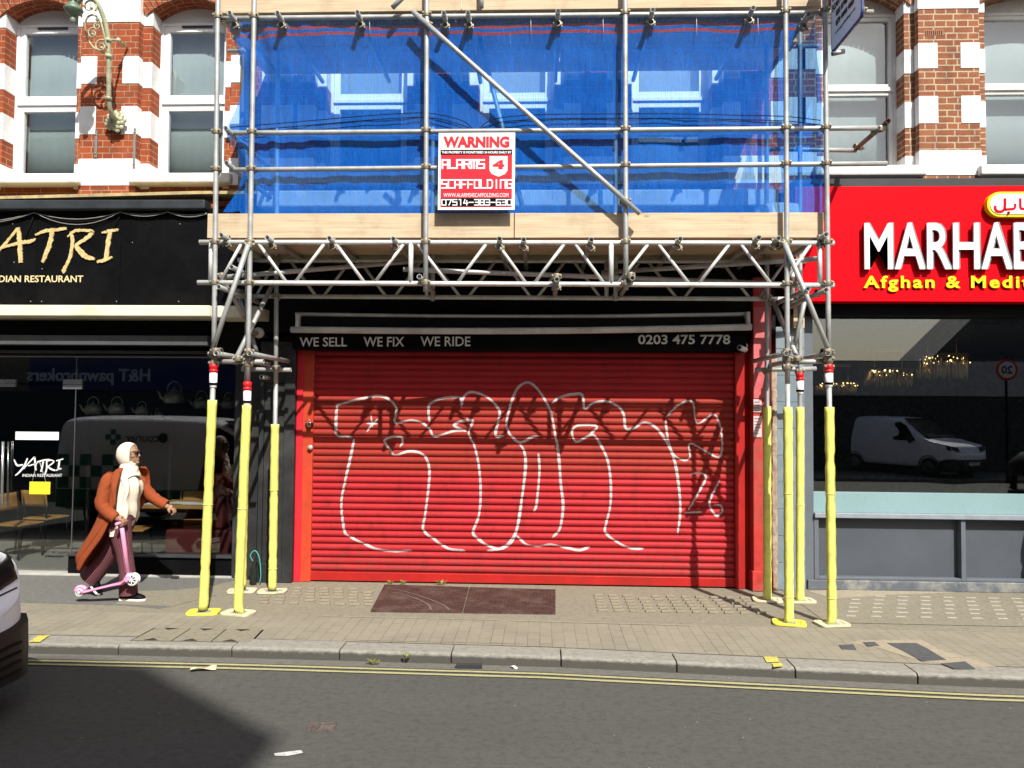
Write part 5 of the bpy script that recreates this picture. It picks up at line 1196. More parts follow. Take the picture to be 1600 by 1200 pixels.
def mkchair(label):
    t = thing('chair', label, 'chair', (0, 0, 0), 'wooden chairs in the restaurant')
    MB().box(-.2, .2, -.2, .2, .44, .465).build('seat', OCH, t, .01)
    MB().grid(lambda u, v: Vector((-.2+.4*u, .20+.03*v-.03*math.sin(math.pi*u), .62+.22*v)), 10, 4).build('backrest', OCH, t, solid=.014)
    for x_, y_ in ((-.17, -.17), (.17, -.17)): MB().path([(x_*1.1, y_*1.15, 0), (x_, y_, .44)], .012, 8).build('leg', BLACKM, t)
    for x_ in (-.17, .17): MB().path([(x_*1.1, .24, 0), (x_, .18, .44), (x_, .215, .84)], .012, 8).build('leg', BLACKM, t)
    return t
c0 = mkchair('chair with ochre seat seen under the table right of the woman'); c0.location = (X(222, 840, 9.75), 9.5, .012); c0.rotation_euler = (0, 0, R(100))
dup(c0, (X(285, 800, 9.9), 10.15, .012), 'chair with bright seat edge behind window table', rz=R(10)); dup(c0, (X(22, 800, 9.7), 9.8, .012), 'leftmost wooden chair behind the glass door', rz=R(80)); dup(c0, (X(66, 780, 10.3), 10.4, .012), 'wooden chair behind yellow sign facing left', rz=R(170))
MARN = paint('maroon_leather', (.10, .022, .022), .45, .2, 6)
p = Vector((X(322, 860, 9.75), 9.75, .012)); t = thing('bench_seat', 'maroon leather bench seat behind the window near yellow sleeves', 'bench', p)
MB().box(p.x-.42, p.x+.1, 9.5, 10, .03, .46).build('base', MARN, t, .03); MB().box(p.x+.11, p.x+.42, 9.5, 10.1, .03, .46).build('base', MARN, t, .03); MB().box(p.x+.1, p.x+.3, 9.52, 10.1, .47, 1.15).build('backrest', MARN, t, .03)
DEC = paint('pale_decking', (.24, .23, .21), .7, .15, 3)
MB().box(-10.3, X(112, 900, 9.2), 9.1, 12, .012, .03).build('entrance_mat', DEC, left)
# ------------------------------------------------------------------ chandeliers in the right restaurant
mcry, n, b = new_mat('chandelier_crystal'); b.inputs['Base Color'].default_value = (.75, .62, .40, 1); b.inputs['Roughness'].default_value = .12; b.inputs['Metallic'].default_value = .6
mbulb, n, b = new_mat('chandelier_glow'); b.inputs['Base Color'].default_value = (1, .8, .5, 1); b.inputs['Emission Color'].default_value = (1, .66, .28, 1); b.inputs['Emission Strength'].default_value = 5
BRS = paint('brass', (.35, .26, .12), .35, .2, 9, .8)
def chandelier(px_, yt, yb, w_px, Y, label, zc_):
    p0, p1 = at(px_, yt, Y), at(px_, yb, Y); r_ = w_px/2*Y/FPX; h = p0.z-p1.z; rnd = random.Random(px_)
    t = thing('chandelier', label, 'chandelier', (p0.x, Y, p0.z), 'crystal chandeliers in the right restaurant')
    MB().box(p0.x-r_*.7, p0.x+r_*.7, Y-.06, Y+.06, zc_-.03, zc_+.01).build('ceiling_plate', BRS, t, .005)
    for s_ in (-1, 1): MB().path([(p0.x+s_*r_*.6, Y, zc_-.02), (p0.x+s_*r_*.6, Y, p0.z)], .006, 6).build('rod', BRS, t)
    mb = MB()
    mb.lathe([(r_-.02, -.01), (r_, -.01), (r_, .02), (r_-.02, .02)], p0, 30, 'Z', False); mb.build('ring', BRS, t)
    mb = MB(); n_ = 70
    for i in range(n_):
        a = 6.283*i/n_; q = rnd.choice((1, .97, .8)); x_, y_ = p0.x+r_*q*math.cos(a), Y+r_*q*.6*math.sin(a); L_ = h*rnd.uniform(.75, 1)
        mb.path([(x_, y_, p0.z-.02), (x_, y_, p0.z-L_*.9), (x_, y_, p0.z-L_)], [.008, .008, .002], 4)
    mb.build('crystal_fringe', mcry, t)
    mb = MB()
    for i in range(26): mb.ball((p0.x+rnd.uniform(-.95, .95)*r_, Y-r_*.5*rnd.uniform(.2, 1), p0.z-rnd.uniform(0, .5)*h*.7), rnd.uniform(.006, .013), 6)
    mb.build('bulbs', mbulb, t)
chandelier(1472, 556, 595, 72, 10.2, 'big square crystal chandelier hanging on two rods', Z(1472, 508, 10.2)); chandelier(1388, 578, 606, 70, 11.3, 'lit crystal chandelier left of the big one', Z(1388, 546, 11.3)); chandelier(1306, 598, 616, 62, 12.2, 'low crystal chandelier at left of the right restaurant window', Z(1306, 570, 12.2))
# ------------------------------------------------------------------ opposite side of the street (mirrored in the glass, casting the road shadow)
YB = -10.0
BR_OP = brick_mat('opposite_brick', (.32, .25, .17), (.26, .19, .13), (.36, .32, .27), (.1, .08, .07))
ob = thing('terrace_building', 'tall brick terrace across the street with blue pawnbrokers fascia', 'building', (-6, YB, 0))
MB().box(-34, 3.5, YB-9, YB, 0, 12.3).box(3.5, 9, YB-9, YB, 0, 5.4).box(9, 40, YB-9, YB, 0, 3.9).build('wall', BR_OP, ob); MB().prism([(15, 3.9), (24, 3.9), (19.5, 8.4)], (0, YB-6, 0), UX, UZ, 3).build('roof', SLATE, ob); MB().box(-34.2, 3.6, YB-.1, YB+.2, 12.3, 12.6).build('parapet', SILLM, ob)
for i in range(-9, 10):
    for z_ in (4.9, 8.6):
        x_ = i*3.4
        if x_ > 2.5: continue
        w_ = MB().box(x_-.6, x_+.6, YB, YB+.05, z_, z_+2.1).build('window', UPVC, ob); MB().box(x_-.52, x_+.52, YB+.05, YB+.056, z_+.08, z_+2.02).build('pane', paint('dark_pane', (.03, .035, .04), .08, .1, 2), w_)
MB().box(-34, 34, YB, YB+.16, .0, 2.6).build('shop_front', DGREY, ob)
HT = 18.08-YB
fa = MB().box(-19, 8, YB, YB+.25, 2.65, 4.1).build('fascia', paint('pawn_blue', (.015, .03, .16), .5), ob)
pR, pL = at(240, 603, HT), at(50, 575, HT)
text(MB(), 'H&T pawnbrokers', (pR.x, YB+.26, pR.z), (-1, 0, 0), UZ, pR.x-pL.x, .62, .03, .02).build('lettering', WSG, fa)
MB().box(8.1, 34, YB, YB+.2, 2.65, 3.85).build('shop_sign', paint('pale_sign', (.45, .44, .42), .6), ob)
# unseen gable added to the terrace, outline traced from the road shadow it casts
outl = [(-260, 1036), (100, 1030), (232, 1042), (285, 1072), (345, 1103), (400, 1133), (438, 1150), (425, 1170), (398, 1198), (370, 1240), (-300, 1300)]
def back(px_, py_):
    g = gr(px_, py_, -.09); k = (g.y-YB)/-SUN.y; return (g.x+SUN.x*k, -.09+SUN.z*k)
pg = [back(*q) for q in outl]
zmin = 12.3
pg = [p for p in pg if p[1] > zmin]
pg = [(pg[-1][0], zmin)]+[(pg[0][0], zmin)] + pg if False else pg
MB().prism((pg+[(pg[-1][0]-.3, zmin), (pg[0][0], zmin)])[::-1], (0, YB, 0), UX, UZ, -.5).build('shadow_gable', BR_OP, ob)
# 20 sign
mp = thing('speed_sign', 'round twenty speed limit sign on a dark pole across the street', 'sign', (0, 0, 0)); HS = 17.8+5.2
pc = at(1572, 578, HS); mp.location = (pc.x, -5.2, 0)
MB().path([(pc.x, -5.2, 0), (pc.x, -5.2, pc.z+.4)], .04, 10).build('pole', BLACK, mp)
MB().lathe([(.005, .03), (.31, .03), (.31, .05), (.005, .05)], (pc.x, -5.2, pc.z), 28, 'Y').build('rim', SR, mp); MB().lathe([(.005, .05), (.24, .05), (.24, .054), (.005, .054)], (pc.x, -5.2, pc.z), 28, 'Y').build('face', WSG, mp)
text(MB(), '20', (pc.x+.16, -5.2+.055, pc.z-.12), (-1, 0, 0), UZ, .32, .24, .003, .03).build('lettering', BLACK, mp)
sheet('opposite_pavement', [(-150, -6.5, 0), (150, -6.5, 0), (150, -12, 0), (-150, -12, 0)], PAVG, 0, .12)
# unseen bin added outside the frame so its shadow falls on the grey panels
bx, by = 6.05, 8.25; t = thing('shadow_bin', 'unseen domed black bin added at far right to cast a shadow', 'bin', (bx, by, 0))
MB().lathe([(.30, 0), (.30, .06), (.33, .1), (.33, .95), (.36, .97), (.36, 1.05), (.34, 1.07)], (bx, by, 0), 24).build('body', BLACK, t); MB().lathe([(.34, 1.25), (.36, 1.28), (.34, 1.4), (.22, 1.52), (.02, 1.56)], (bx, by, 0), 24).build('hood', BLACK, t)
for a in range(4): MB().box(bx+.3*math.cos(a*1.57+.7)-.03, bx+.3*math.cos(a*1.57+.7)+.03, by+.3*math.sin(a*1.57+.7)-.03, by+.3*math.sin(a*1.57+.7)+.03, 1.05, 1.28).build('post', BLACK, t)
# ------------------------------------------------------------------ vans
VW = paint('white_car_paint', (.86, .88, .90), .22, .03, 2, 0, None, 0); VB = paint('black_bumper_plastic', (.018, .018, .020), .55, .2, 20, 0, None, .15); VG = paint('dark_glass_panel', (.012, .014, .016), .06, .1, 3, 0, None, 0)
LAMPM = paint('headlamp_glass', (.012, .013, .015), .22, .3, 12, 0, None, 0, .12); TYRE = RUBBER; RIM = paint('grey_rim', (.35, .35, .36), .35, .1, 9, .7, None, 0)
def make_van(label, L_, livery):
    t = thing('van', label, 'van', (0, 0, 0))
    st = [(0, .42, .42, .70), (.02, .62, .36, .74), (.06, .74, .33, .78), (.11, .82, .31, .83), (.145, .84, .30, .95), (.20, .865, .29, 1.02), (.34, .89, .285, 1.07), (.60, .91, .28, 1.11), (.95, .92, .28, 1.18), (1.35, .925, .28, 1.50), (1.75, .925, .28, 1.80), (2.0, .925, .28, 1.89), (2.4, .925, .28, 1.93), (L_*.7, .925, .28, 1.95), (L_-.25, .92, .3, 1.94), (L_-.06, .90, .34, 1.90), (L_, .84, .42, 1.82)]
    rs = []
    for d, w_, zb3, zt3 in st:
        bl = min(1.10, zt3-.05); tp = .80 if zt3 > 1.3 else (.96 if zt3 < 1.2 else .88)
        h = [(0, zb3), (w_*.9, zb3), (w_*.985, zb3+.10), (w_, zb3+(bl-zb3)*.45), (w_*.995, bl-.03), (w_*(.985 if zt3 > 1.3 else .93), bl+.01 if zt3 > 1.2 else zt3-.03), (w_*(tp+.06), zt3-.10 if zt3 > 1.3 else zt3-.015), (w_*(tp-.10), zt3-.02 if zt3 > 1.3 else zt3-.004), (0, zt3)]
        ring = [Vector((-d, y_, z_)) for y_, z_ in h]+[Vector((-d, -y_, z_)) for y_, z_ in h[-2:0:-1]]; rs.append(ring)
    body = MB().rings(rs).build('body', VW, t, 0); bq = bmesh.new(); bq.from_mesh(body.data); bmesh.ops.recalc_face_normals(bq, faces=bq.faces); bq.to_mesh(body.data); bq.free()
    for o_ in (body,): sm = o_.modifiers.new('sub', 'SUBSURF'); sm.levels = 1; sm.render_levels = 2
    # bumper, grille, lamps, plate, screen
    bs = [(-.035, .30, .30, .54), (-.02, .62, .24, .58), (.04, .80, .22, .60), (.12, .90, .21, .61), (.26, .94, .21, .60), (.5, .945, .22, .52)]
    rs = []
    for d, w_, za, zb3 in bs: rs.append([Vector((-d, y_, z_)) for y_, z_ in ((w_, za), (w_+.004, (za+zb3)/2), (w_-.01, zb3), (-w_+.01, zb3), (-w_-.004, (za+zb3)/2), (-w_, za))])
    MB().rings(rs).build('bumper', VB, t, .008)
    for k in range(4):
        z_ = .30+.062*k; pts = [Vector((-d+.012, y_, z_)) for d, y_ in ((.13, .905), (.045, .81), (-.015, .63), (-.03, .3), (-.035, 0), (-.03, -.3), (-.015, -.63), (.045, -.81), (.13, -.905))]
        MB().path(pts[2:-2], .009, 6).build('grille_bar', BLACK, t)
    MB().box(.035, .05, -.26, .26, .40, .51).build('number_plate', STICK, t, .004)
    for s_ in (-1, 1):
        def hl(u, v): 
            d = .13+.30*u; y_ = (.60+.34*min(1, u*1.5)) if u < .67 else .925; return Vector((-.05-.22*u**1.4-.03*v, s_*(.50+.40*math.sin(u*1.57)-.02*v), .85+.03*u+.17*v))
        ho = MB().grid(hl, 14, 5).build('headlight', LAMPM, t); sw = ho.modifiers.new('fit', 'SHRINKWRAP'); sw.target = body; sw.wrap_method = 'NEAREST_SURFACEPOINT'; sw.wrap_mode = 'ABOVE_SURFACE'; sw.offset = .007; ho.modifiers.new('solid', 'SOLIDIFY').thickness = .008; lr = MB().path([hl(i/12, 1.06) for i in range(13)], .007, 6).build('lamp_trim', CHROME, ho); sw = lr.modifiers.new('fit', 'SHRINKWRAP'); sw.target = body; sw.wrap_mode = 'OUTSIDE_SURFACE'; sw.offset = .006; bs_ = MB().path([Vector((-d_, s_*y_, .815)) for d_, y_ in ((.05, .2), (.07, .55), (.10, .75), (.16, .85), (.3, .9), (.6, .915))], .006, 6).build('bumper_seam', VB, t); sw = bs_.modifiers.new('fit', 'SHRINKWRAP'); sw.target = body; sw.wrap_mode = 'OUTSIDE_SURFACE'; sw.offset = .003
        MB().box(-2.05, -1.35, s_*.925-.004, s_*.925+.004, 1.14, 1.16).build('belt_trim', VB, t)
        mb = MB(); mb.prism([(-1.32, 1.15), (-2.15, 1.15), (-2.15, 1.72), (-1.95, 1.74), (-1.70, 1.62)] if s_ > 0 else [(1.32, 1.15), (1.70, 1.62), (1.95, 1.74), (2.15, 1.72), (2.15, 1.15)][::-1], (0, s_*.918, 0), (1, 0, 0) if s_ < 0 else (1, 0, 0), (0, -s_*.16, 1), .02) if s_ > 0 else mb.prism([(-1.32, 1.15), (-1.70, 1.62), (-1.95, 1.74), (-2.15, 1.72), (-2.15, 1.15)], (0, -.918, 0), (1, 0, 0), (0, .0, 1), .02)
        for q in mb.v: q.y = s_*(.918-(q.z-1.15)*.20+(.006 if abs(q.y) > .9 else -.01))
        mb.build('side_window', VG, t)
        mi = MB().ball((-1.42, s_*1.03, 1.17), (.07, .10, .11), 10); mi.build('mirror', VB, t)
        for d in (.85, L_-.95):
            w_ = MB().lathe([(.19, -.10), (.29, -.10), (.315, -.07), (.32, 0), (.315, .07), (.29, .10), (.19, .10)], (-d, s_*.84, .32), 28, 'Y').build('wheel', TYRE, t)
            MB().lathe([(.02, s_*.06), (.09, s_*.075), (.17, s_*.05), (.195, s_*.095), (.20, s_*.10)], (-d, s_*.84, .32), 24, 'Y').build('rim', RIM, w_)
            MB().lathe([(.335, s_*.935-.01), (.37, s_*.935), (.37, s_*.935+.004)], (-d, 0, .33), 30, 'Y', False).build('wheel_arch', VB, t)
    MB().grid(lambda u, v: Vector((-.93-.93*v-.02, (u-.5)*1.60*(1-.12*v), 1.19+.66*v+.012+.03*math.sin(v*3.14))), 12, 6).build('windscreen', VG, t, solid=.01)
    if livery:
        GRN = paint('livery_green', (.02, .16, .11), .4); DKT = paint('livery_dark', (.03, .04, .05), .4)
        S1 = Vector((-1, 0, 0)); HV = 18.08-5.37
        vx = lambda px_: at(px_, 700, HV).x-VX0
        x0_, x1_ = vx(248), vx(196); text(MB(), 'courier', (x0_, .932, 1.50), S1, UZ, x0_-x1_, .14, .003, .01).build('lettering', DKT, t)
        cx_ = vx(255); MB().lathe([(.06, .930), (.085, .930), (.085, .935), (.06, .935)], (cx_, 0, 1.57), 22, 'Y').build('emblem', DKT, t); text(MB(), 'e', (cx_+.04, .932, 1.53), S1, UZ, .08, .08, .003, .02).build('emblem_letter', DKT, t)
        gx = vx(177); mb = MB()
        for dx, dz in ((0, .0), (.085, .085), (-.085, .085), (0, .17)): mb.box(gx+dx-.045, gx+dx+.045, .925, .936, 1.45+dz, 1.54+dz)
        mb.build('emblem', GRN, t)
        mb = MB()
        for i in range(6):
            for j in range(3):
                if (i+j) % 2 == 0: mb.box(-L_+.12+.19*i, -L_+.12+.19*(i+1)-.002, .928, .934, .72+.19*j, .72+.19*(j+1)-.002)
        mb.build('checker', GRN, t); MB().box(-L_+.1, -1.2, .924, .931, .40, .70).build('green_band', GRN, t)
    return t
VX0 = -3.50
v1 = make_van('white delivery van with black bumper driving in from left', 4.75, True); v1.location = (VX0, 4.46, -.09)
vX = at(1508, 760, 17.8+4.6).x
v2 = make_van('plain white van parked across the street', 4.6, False); v2.location = (vX+1.5, -6.9, 0); v2.rotation_euler = (0, 0, R(62))
# ------------------------------------------------------------------ woman carrying a pink scooter
PZ = lambda zx, zy: ((zx-400)/653, (1110-zy)/653)
PO = Vector((X(100+400/4.283, 937, 7.9), 7.9, 0)); A_ = lambda x_, y_, z_: PO+Vector((x_, y_, z_))
wm = thing('person', 'walking woman in rust coat and cream headscarf carrying a pink scooter', 'person', PO)
SKIN = paint('brown_skin', (.30, .165, .105), .5, .1, 20, 0, None, .05); RUST = paint('rust_wool', (.25, .052, .015), .9, .12, 40, 0, None, .3); CRM = paint('cream_cloth', (.70, .62, .50), .85, .06, 14, 0, None, .2)
BURG, n, b = new_mat('striped_burgundy'); uvn = coords(n, 'UV'); wv = N(n, 'ShaderNodeTexWave', Scale=1.0, Distortion=.0); wv.bands_direction = 'X'; n.links.new(coords(n, 'UV', (9, 1, 1)), wv.inputs['Vector'])
n.links.new(ramp(n, wv.outputs['Fac'], [(.45, (.06, .010, .020)), (.8, (.16, .055, .062))]), b.inputs['Base Color']); b.inputs['Roughness'].default_value = .85
# body: overlapping tapered limbs fused into one skin by a voxel remesh
bm_ = MB()
def limb(pts, r): bm_.path([A_(*p) for p in pts], r, 12); [bm_.ball(A_(*p), q*.99, 10) for p, q in zip(pts, r if isinstance(r, list) else [r]*len(pts))]
limb([(-.03, 0, .80), (-.03, 0, .92), (-.02, 0, 1.05), (-.02, 0, 1.20), (-.01, 0, 1.30)], [.105, .095, .09, .10, .085]); limb([(-.01, 0, 1.28), (.005, 0, 1.38), (.02, 0, 1.44)], [.06, .052, .055])
bm_.ball(A_(.018, 0, 1.50), (.090, .072, .098), 20); bm_.ball(A_(.065, 0, 1.45), (.055, .052, .07), 16)     # skull, jaw
bm_.ball(A_(.105, 0, 1.405), (.022, .024, .02), 10); bm_.path([A_(.095, 0, 1.515), A_(.122, 0, 1.478), A_(.124, 0, 1.467)], [.010, .015, .016], 10); bm_.ball(A_(.113, 0, 1.463), (.014, .020, .010), 10)
bm_.ball(A_(.112, 0, 1.437), (.012, .022, .006), 10); bm_.ball(A_(.110, 0, 1.425), (.012, .021, .007), 10)
for s_ in (-1, 1): bm_.ball(A_(.085, s_*.034, 1.525), (.02, .024, .008), 8); bm_.ball(A_(.078, s_*.04, 1.475), (.028, .024, .026), 10)
limb([(-.075, -.135, 1.24), (-.12, -.20, 1.02), (-.03, -.215, .90), (.03, -.22, .85)], [.036, .038, .036, .027]); limb([(.02, .135, 1.22), (.17, .19, 1.03), (.27, .185, .96), (.355, .18, .925)], [.040, .038, .035, .026])
limb([(-.03, -.08, .82), (.06, -.09, .45), (.10, -.09, .10)], [.080, .048, .036]); limb([(-.05, .08, .82), (-.20, .08, .43), (-.40, .08, .20)], [.080, .048, .036])
limb([(.09, -.09, .07), (.18, -.09, .045), (.23, -.09, .035)], [.04, .034, .025]); limb([(-.42, .08, .18), (-.37, .08, .10)], [.04, .03])
# near hand around the scooter grip, far hand relaxed
HB = (.078, .812)
bm_.path([A_(.03, -.22, .85), A_(.055, -.22, .852), A_(.08, -.22, .845)], [.026, .036, .034], 10)
for i, y_ in enumerate((-.252, -.230, -.208, -.187)):
    k = (1, 1.08, 1.05, .9)[i]; bm_.path([A_(HB[0]+.034*math.cos(a)*1, y_, HB[1]+.034*math.sin(a)) for a in [R(105), R(60), R(15), R(-35), R(-85*k), R(-120*k)]], [.0115, .0112, .0108, .010, .0092, .008], 8)
bm_.path([A_(.05, -.185, .85), A_(.052, -.172, .825), A_(.062, -.176, .795), A_(.085, -.185, .782)], [.013, .0125, .011, .009], 8)
bm_.path([A_(.355, .18, .925), A_(.375, .18, .918), A_(.398, .18, .905)], [.024, .033, .030], 10)
for i, y_ in enumerate((.152, .171, .190, .208)):
    k = (.95, 1.1, 1.03, .8)[i]; bm_.path([A_(.398, y_, .908), A_(.398+.028*k, y_, .895), A_(.398+.036*k, y_, .870), A_(.398+.022*k, y_, .850), A_(.398+.004, y_, .846)], [.0115, .0108, .010, .009, .0078], 8)
bm_.path([A_(.372, .150, .905), A_(.385, .140, .885), A_(.398, .142, .866)], [.013, .0115, .009], 8)
bo = bm_.build('body', SKIN, wm)
md = bo.modifiers.new('fuse', 'REMESH'); md.mode = 'VOXEL'; md.voxel_size = .0045; md.use_smooth_shade = True
md = bo.modifiers.new('soft', 'SMOOTH'); md.iterations = 2; md.factor = .5
# eyes, glasses, mouth
for s_ in (-1, 1): MB().ball(A_(.100, s_*.032, 1.503), .011, 8).build('eye', paint('eye_dark', (.04, .03, .03), .2), wm)
mb = MB()
for s_ in (-1, 1):
    mb.ball(A_(.122, s_*.034, 1.502), (.005, .030, .024), 12); mb.path([A_(.120, s_*.062, 1.508), A_(.06, s_*.079, 1.510), A_(.02, s_*.080, 1.505)], .003, 6)
mb.path([A_(.126, -.01, 1.508), A_(.126, .01, 1.508)], .003, 6); mb.build('sunglasses', VG, wm)
MB().ball(A_(.117, 0, 1.431), (.009, .019, .010), 10).build('lips', paint('lips', (.24, .07, .06), .4), wm)
# head scarf: hood open at the face, drape over the neck and chest
rnd = random.Random(2)
def hood(u, v):
    th = 1.06+(math.pi-1.06)*v; a = 2*math.pi*u; f_ = 1+.022*math.sin(a*5+v*6)
    return A_(.008+.115*math.cos(th)*(1.0), .095*math.sin(th)*math.sin(a)*f_, 1.485+.121*math.sin(th)*math.cos(a)*f_+(-.012 if math.cos(a) < 0 else 0)+.012*v)
MB().grid(hood, 40, 16).build('headscarf', CRM, wm, solid=.008)
def drape(u, v):
    a = 2*math.pi*u; z_ = 1.405-.15*v; rx = .072+.042*v**1.3+.005*math.sin(a*6+v*16); ry = .07+.05*v; return A_(.012+.01*v+rx*math.cos(a), ry*math.sin(a), z_+.03*math.cos(a)*(1-v)*.6-.02*math.sin(3*a)*v)
MB().grid(drape, 44, 18).build('scarf_drape', CRM, wm, solid=.008)
def lerp_tab(tab, z_):
    for (a, *va), (b_, *vb) in zip(tab, tab[1:]):
        if b_ <= z_ <= a: k = (z_-a)/(b_-a); return [x_+(y_-x_)*k for x_, y_ in zip(va, vb)]
    return list(tab[-1][1:]) if z_ < tab[-1][0] else list(tab[0][1:])
top = [(1.33, .075), (1.25, .115), (1.17, .15), (1.10, .145), (1.0, .11), (.9, .105), (.80, .085), (.69, .03)]
def shirt(u, v):
    z_ = 1.33-.62*v; f_ = lerp_tab(top, z_)[0]; a = 2*math.pi*u; back_ = -.10
    x_ = (f_+back_)/2+(f_-back_)/2*math.cos(a); return A_(x_+.015*math.sin(a*7+z_*9)*(.3+v)+.012*noise.noise(Vector((a*2, z_*7, 2))), (.115+.08*v)*math.sin(a), z_+.05*math.sin(a+.5)*v)
MB().grid(shirt, 44, 26).build('top', CRM, wm)
def loose_end(u, v):
    z_ = 1.26-.54*v; c0_ = lerp_tab(top, z_)[0]; return A_(c0_*.62-.01-.05*u+.012*math.sin(u*9+v*6), -.10-.035*math.sin(u*3.1)-.018*math.sin(u*14+v*3)-.035*v, z_+.05*u*v)
MB().grid(loose_end, 16, 24).build('scarf_end', CRM, wm, solid=.007)
coatb = [(1.35, -.055, .012, .10), (1.31, -.095, .018, .155), (1.27, -.145, .02, .185), (1.22, -.185, .015, .20), (1.1, -.20, .01, .205), (1.0, -.205, .0, .205), (.9, -.225, -.03, .215), (.8, -.25, -.05, .225), (.72, -.285, -.085, .23), (.6, -.355, -.165, .22), (.45, -.45, -.285, .20), (.38, -.445, -.335, .185), (.315, -.405, -.385, .17)]
def coat(u, v):
    z_ = 1.35-1.035*v; xb_, xf_, w_ = lerp_tab(coatb, z_); a = math.pi*u
    far = max(0, math.cos(a)*-1); xf2 = xf_+(.13*min(1, max(0, (z_-.75)*3)) if far > 0 else 0)*far
    s_ = math.sin(a)**.75; x_ = xf2+(xb_-xf2)*s_; y_ = -w_*(abs(math.cos(a))**.7)*(1 if math.cos(a) > 0 else -1)
    fold = .014*math.sin(a*9+z_*5)*min(1, v*1.6)+.008*math.sin(a*23+z_*11)*v+.008*noise.noise(Vector((u*7, z_*6, 0)))
    return A_(x_+fold, y_*(1+fold*2), z_+(.05*(1-abs(2*u-1)) if z_ < .5 else 0)*0)
MB().grid(coat, 48, 50).build('coat', RUST, wm, solid=.012)
def tube(name, pts, rad, mat, folds=.006, n_=20, sub=6, fr=9, cap=False, uvscale=1):
    q = catmull([Vector((*p, 0)) if len(p) == 2 else Vector(p) for p in pts], sub); rr_ = catmull([Vector((r_[0], r_[1], 0)) for r_ in rad], sub); rs = []
    for i, p in enumerate(q):
        d = (q[min(i+1, len(q)-1)]-q[max(i-1, 0)]).normalized(); e2 = Vector((0, 1, 0)); e1 = d.cross(e2).normalized()
        rs.append([A_(*(p+e1*(rr_[i].x+folds*1.6*noise.noise(Vector((i*.32+2*math.sin(a), a*1.1, fr))))*math.cos(a)+e2*rr_[i].y*math.sin(a))) for a in [2*math.pi*j/n_ for j in range(n_)]])
    o_ = MB().rings(rs, cap).build(name, mat, wm)
    if mat is BURG:
        d_ = []
        for p in o_.data.polygons:
            js = [o_.data.loops[l].vertex_index % n_ for l in p.loop_indices]
            for l, j in zip(p.loop_indices, js): d_ += [(n_ if (j == 0 and max(js) == n_-1) else j)/n_*uvscale, (o_.data.loops[l].vertex_index//n_)/len(q)]
        o_.data.uv_layers[0].data.foreach_set('uv', d_)
    return o_
s1 = tube('coat_sleeve', [(-.085, -.155, 1.31), (-.10, -.185, 1.24), (-.12, -.215, 1.10), (-.125, -.225, .99), (-.06, -.225, .91), (.0, -.225, .865), (.02, -.222, .852)], [(.03, .04), (.06, .058), (.064, .06), (.068, .064), (.060, .058), (.056, .053), (.053, .05)], RUST, .009, sub=9)
s2 = tube('coat_sleeve', [(.0, .13, 1.29), (.05, .16, 1.20), (.12, .185, 1.09), (.19, .195, 1.015), (.28, .19, .965), (.335, .185, .938)], [(.03, .04), (.058, .055), (.060, .058), (.060, .057), (.055, .053), (.052, .05)], RUST, .011, sub=9)
def lapel(u, v):
    z_ = 1.33-.36*v; return A_(.018-.012*v-.055*u*(1-abs(2*v-.9)*.75), -.150-.055*min(1, v*2.2)-.014-.004*u, z_+.02*u)
MB().grid(lapel, 5, 12).build('lapel', RUST, wm, solid=.012)
l1 = tube('trouser_leg', [(-.03, -.08, .86), (-.01, -.085, .72), (.035, -.09, .52), (.07, -.09, .34), (.09, -.09, .18), (.095, -.09, .06)], [(.12, .10), (.112, .10), (.084, .08), (.077, .075), (.082, .08), (.092, .088)], BURG, .006)
l2 = tube('trouser_leg', [(-.05, .08, .86), (-.10, .08, .68), (-.19, .08, .48), (-.29, .08, .34), (-.37, .08, .24), (-.425, .08, .175)], [(.12, .10), (.112, .10), (.10, .09), (.10, .088), (.105, .09), (.108, .092)], BURG, .006)
MB().lathe([(.10, .78), (.135, .82), (.125, .92), (.11, .98)], A_(-.035, 0, 0), 18).build('waistband', BURG, wm)
def shoe(o_, ang, label):
    M = Matrix.Translation(A_(*o_)) @ Matrix.Rotation(R(ang), 4, 'Y'); rs = []
    for x_, w_, h in ((-.09, .022, .05), (-.075, .034, .075), (-.02, .038, .085), (.05, .042, .07), (.11, .046, .05), (.155, .036, .035), (.172, .015, .02)): rs.append([M @ Vector((x_, w_*math.cos(a), .018+h*max(0, math.sin(a))-.006*max(0, -math.sin(a)))) for a in [2*math.pi*j/14 for j in range(14)]])
    s_ = MB().rings(rs).build('shoe', BLACK, wm)
    MB().prism([(x_, w_+.004) for x_, w_ in ((-.092, .02), (-.075, .034), (-.02, .034), (.05, .040), (.11, .045), (.155, .036), (.176, .012))][::-1]+[(x_, -w_-.004) for x_, w_ in ((-.092, .02), (-.075, .034), (-.02, .034), (.05, .040), (.11, .045), (.155, .036), (.176, .012))], M @ Vector((0, 0, .02)), M.to_3x3() @ Vector((1, 0, 0)), M.to_3x3() @ Vector((0, 1, 0)), .022).build('sole', STICK, s_)
shoe((.10, -.09, .003), 0, ''); shoe((-.415, .08, .145), 52, '')
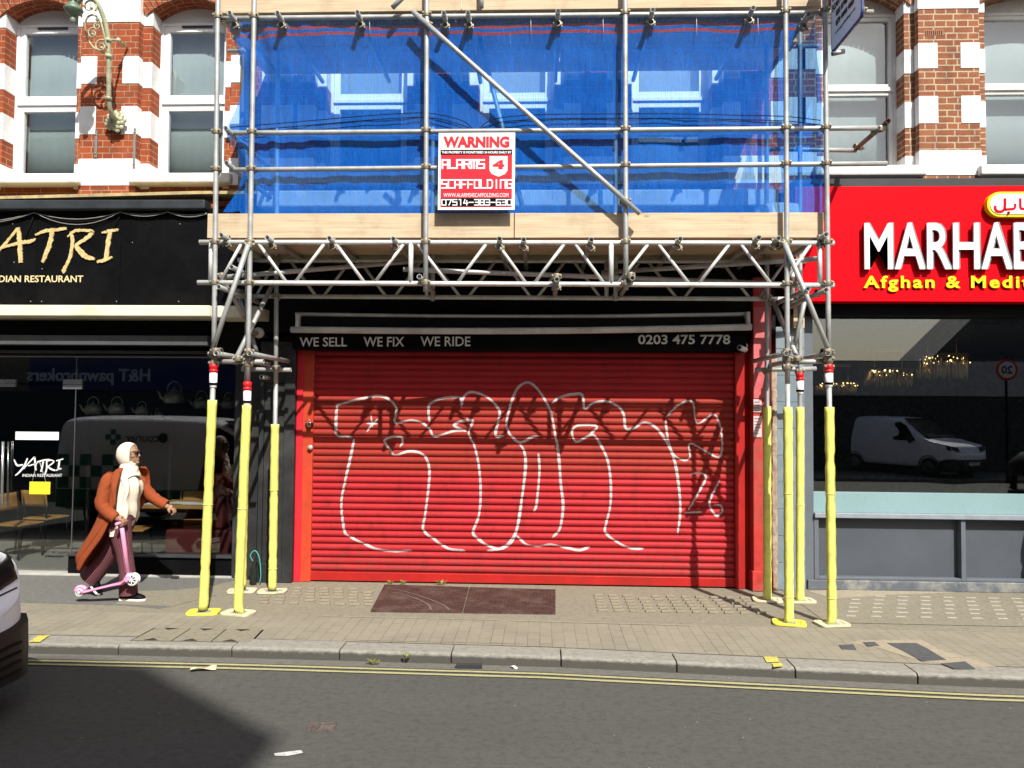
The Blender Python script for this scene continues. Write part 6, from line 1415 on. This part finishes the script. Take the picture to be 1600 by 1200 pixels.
# scooter in her hand
PNK = paint('pink_plastic', (.72, .30, .48), .4, .05, 6, 0, None, 0); WHL = paint('white_wheel', (.72, .72, .72), .4, .05, 9, 0, None, 0)
sc2 = thing('kick_scooter', 'pink childs scooter held by its handle beside the walking woman', 'scooter', A_(.1, -.22, .1)); ys = -.22
MB().path([A_(.078, -.32, .812), A_(.078, -.12, .812)], .015, 12).build('handlebar', PNK, sc2)
MB().path([A_(.074, ys, .80), A_(.095, ys, .68), A_(.155, ys, .31)], [.021, .021, .024], 14).build('stem', PNK, sc2)
rs = []
for x_, z_, w_, h in ((.19, .27, .05, .04), (.165, .285, .055, .055), (.14, .24, .055, .045), (.11, .207, .055, .03), (.0, .183, .058, .022), (-.14, .148, .06, .02), (-.25, .118, .055, .022), (-.32, .108, .03, .028)):
    rs.append([A_(x_, ys+w_*math.cos(a), z_+h*.62*math.sin(a)) for a in [2*math.pi*j/14 for j in range(14)]])
MB().rings(rs).build('deck', PNK, sc2)
MB().path(catmull([A_(-.27, ys, .135), A_(-.31, ys, .158), A_(-.355, ys, .150), A_(-.375, ys, .115)], 5), .022, 10).build('mudguard', PNK, sc2)
for x_, z_, r_, yy, wt in ((.212, .245, .062, ys-.02, .028), (.212, .245, .062, ys+.02, .028), (-.335, .105, .042, ys, .035)):
    w_ = MB().lathe([(r_*.72, -wt/2), (r_*.95, -wt/2), (r_, -wt*.3), (r_, wt*.3), (r_*.95, wt/2), (r_*.72, wt/2), (r_*.72, -wt/2)], A_(x_, yy, z_), 26, 'Y', False).build('wheel', WHL, sc2)
    MB().lathe([(.003, -wt*.3), (r_*.72, -wt*.3), (r_*.72, wt*.3), (.003, wt*.3)], A_(x_, yy, z_), 26, 'Y').build('rim', paint('rim_dark', (.05, .05, .06), .4), w_)
    mb = MB(); mb.lathe([(.002, -wt*.45), (r_*.24, -wt*.45), (r_*.24, wt*.45), (.002, wt*.45)], A_(x_, yy, z_), 14, 'Y')
    for i in range(7):
        a = 6.283*i/7; mb.path([A_(x_+r_*.2*math.cos(a), yy-wt*.38, z_+r_*.2*math.sin(a)), A_(x_+r_*.78*math.cos(a+.25), yy-wt*.38, z_+r_*.78*math.sin(a+.25))], r_*.085, 6)
    mb.build('hub', WHL, w_)
MB().path([A_(.18, ys-.075, .25), A_(.18, ys+.075, .25)], .018, 10).build('axle', PNK, sc2)
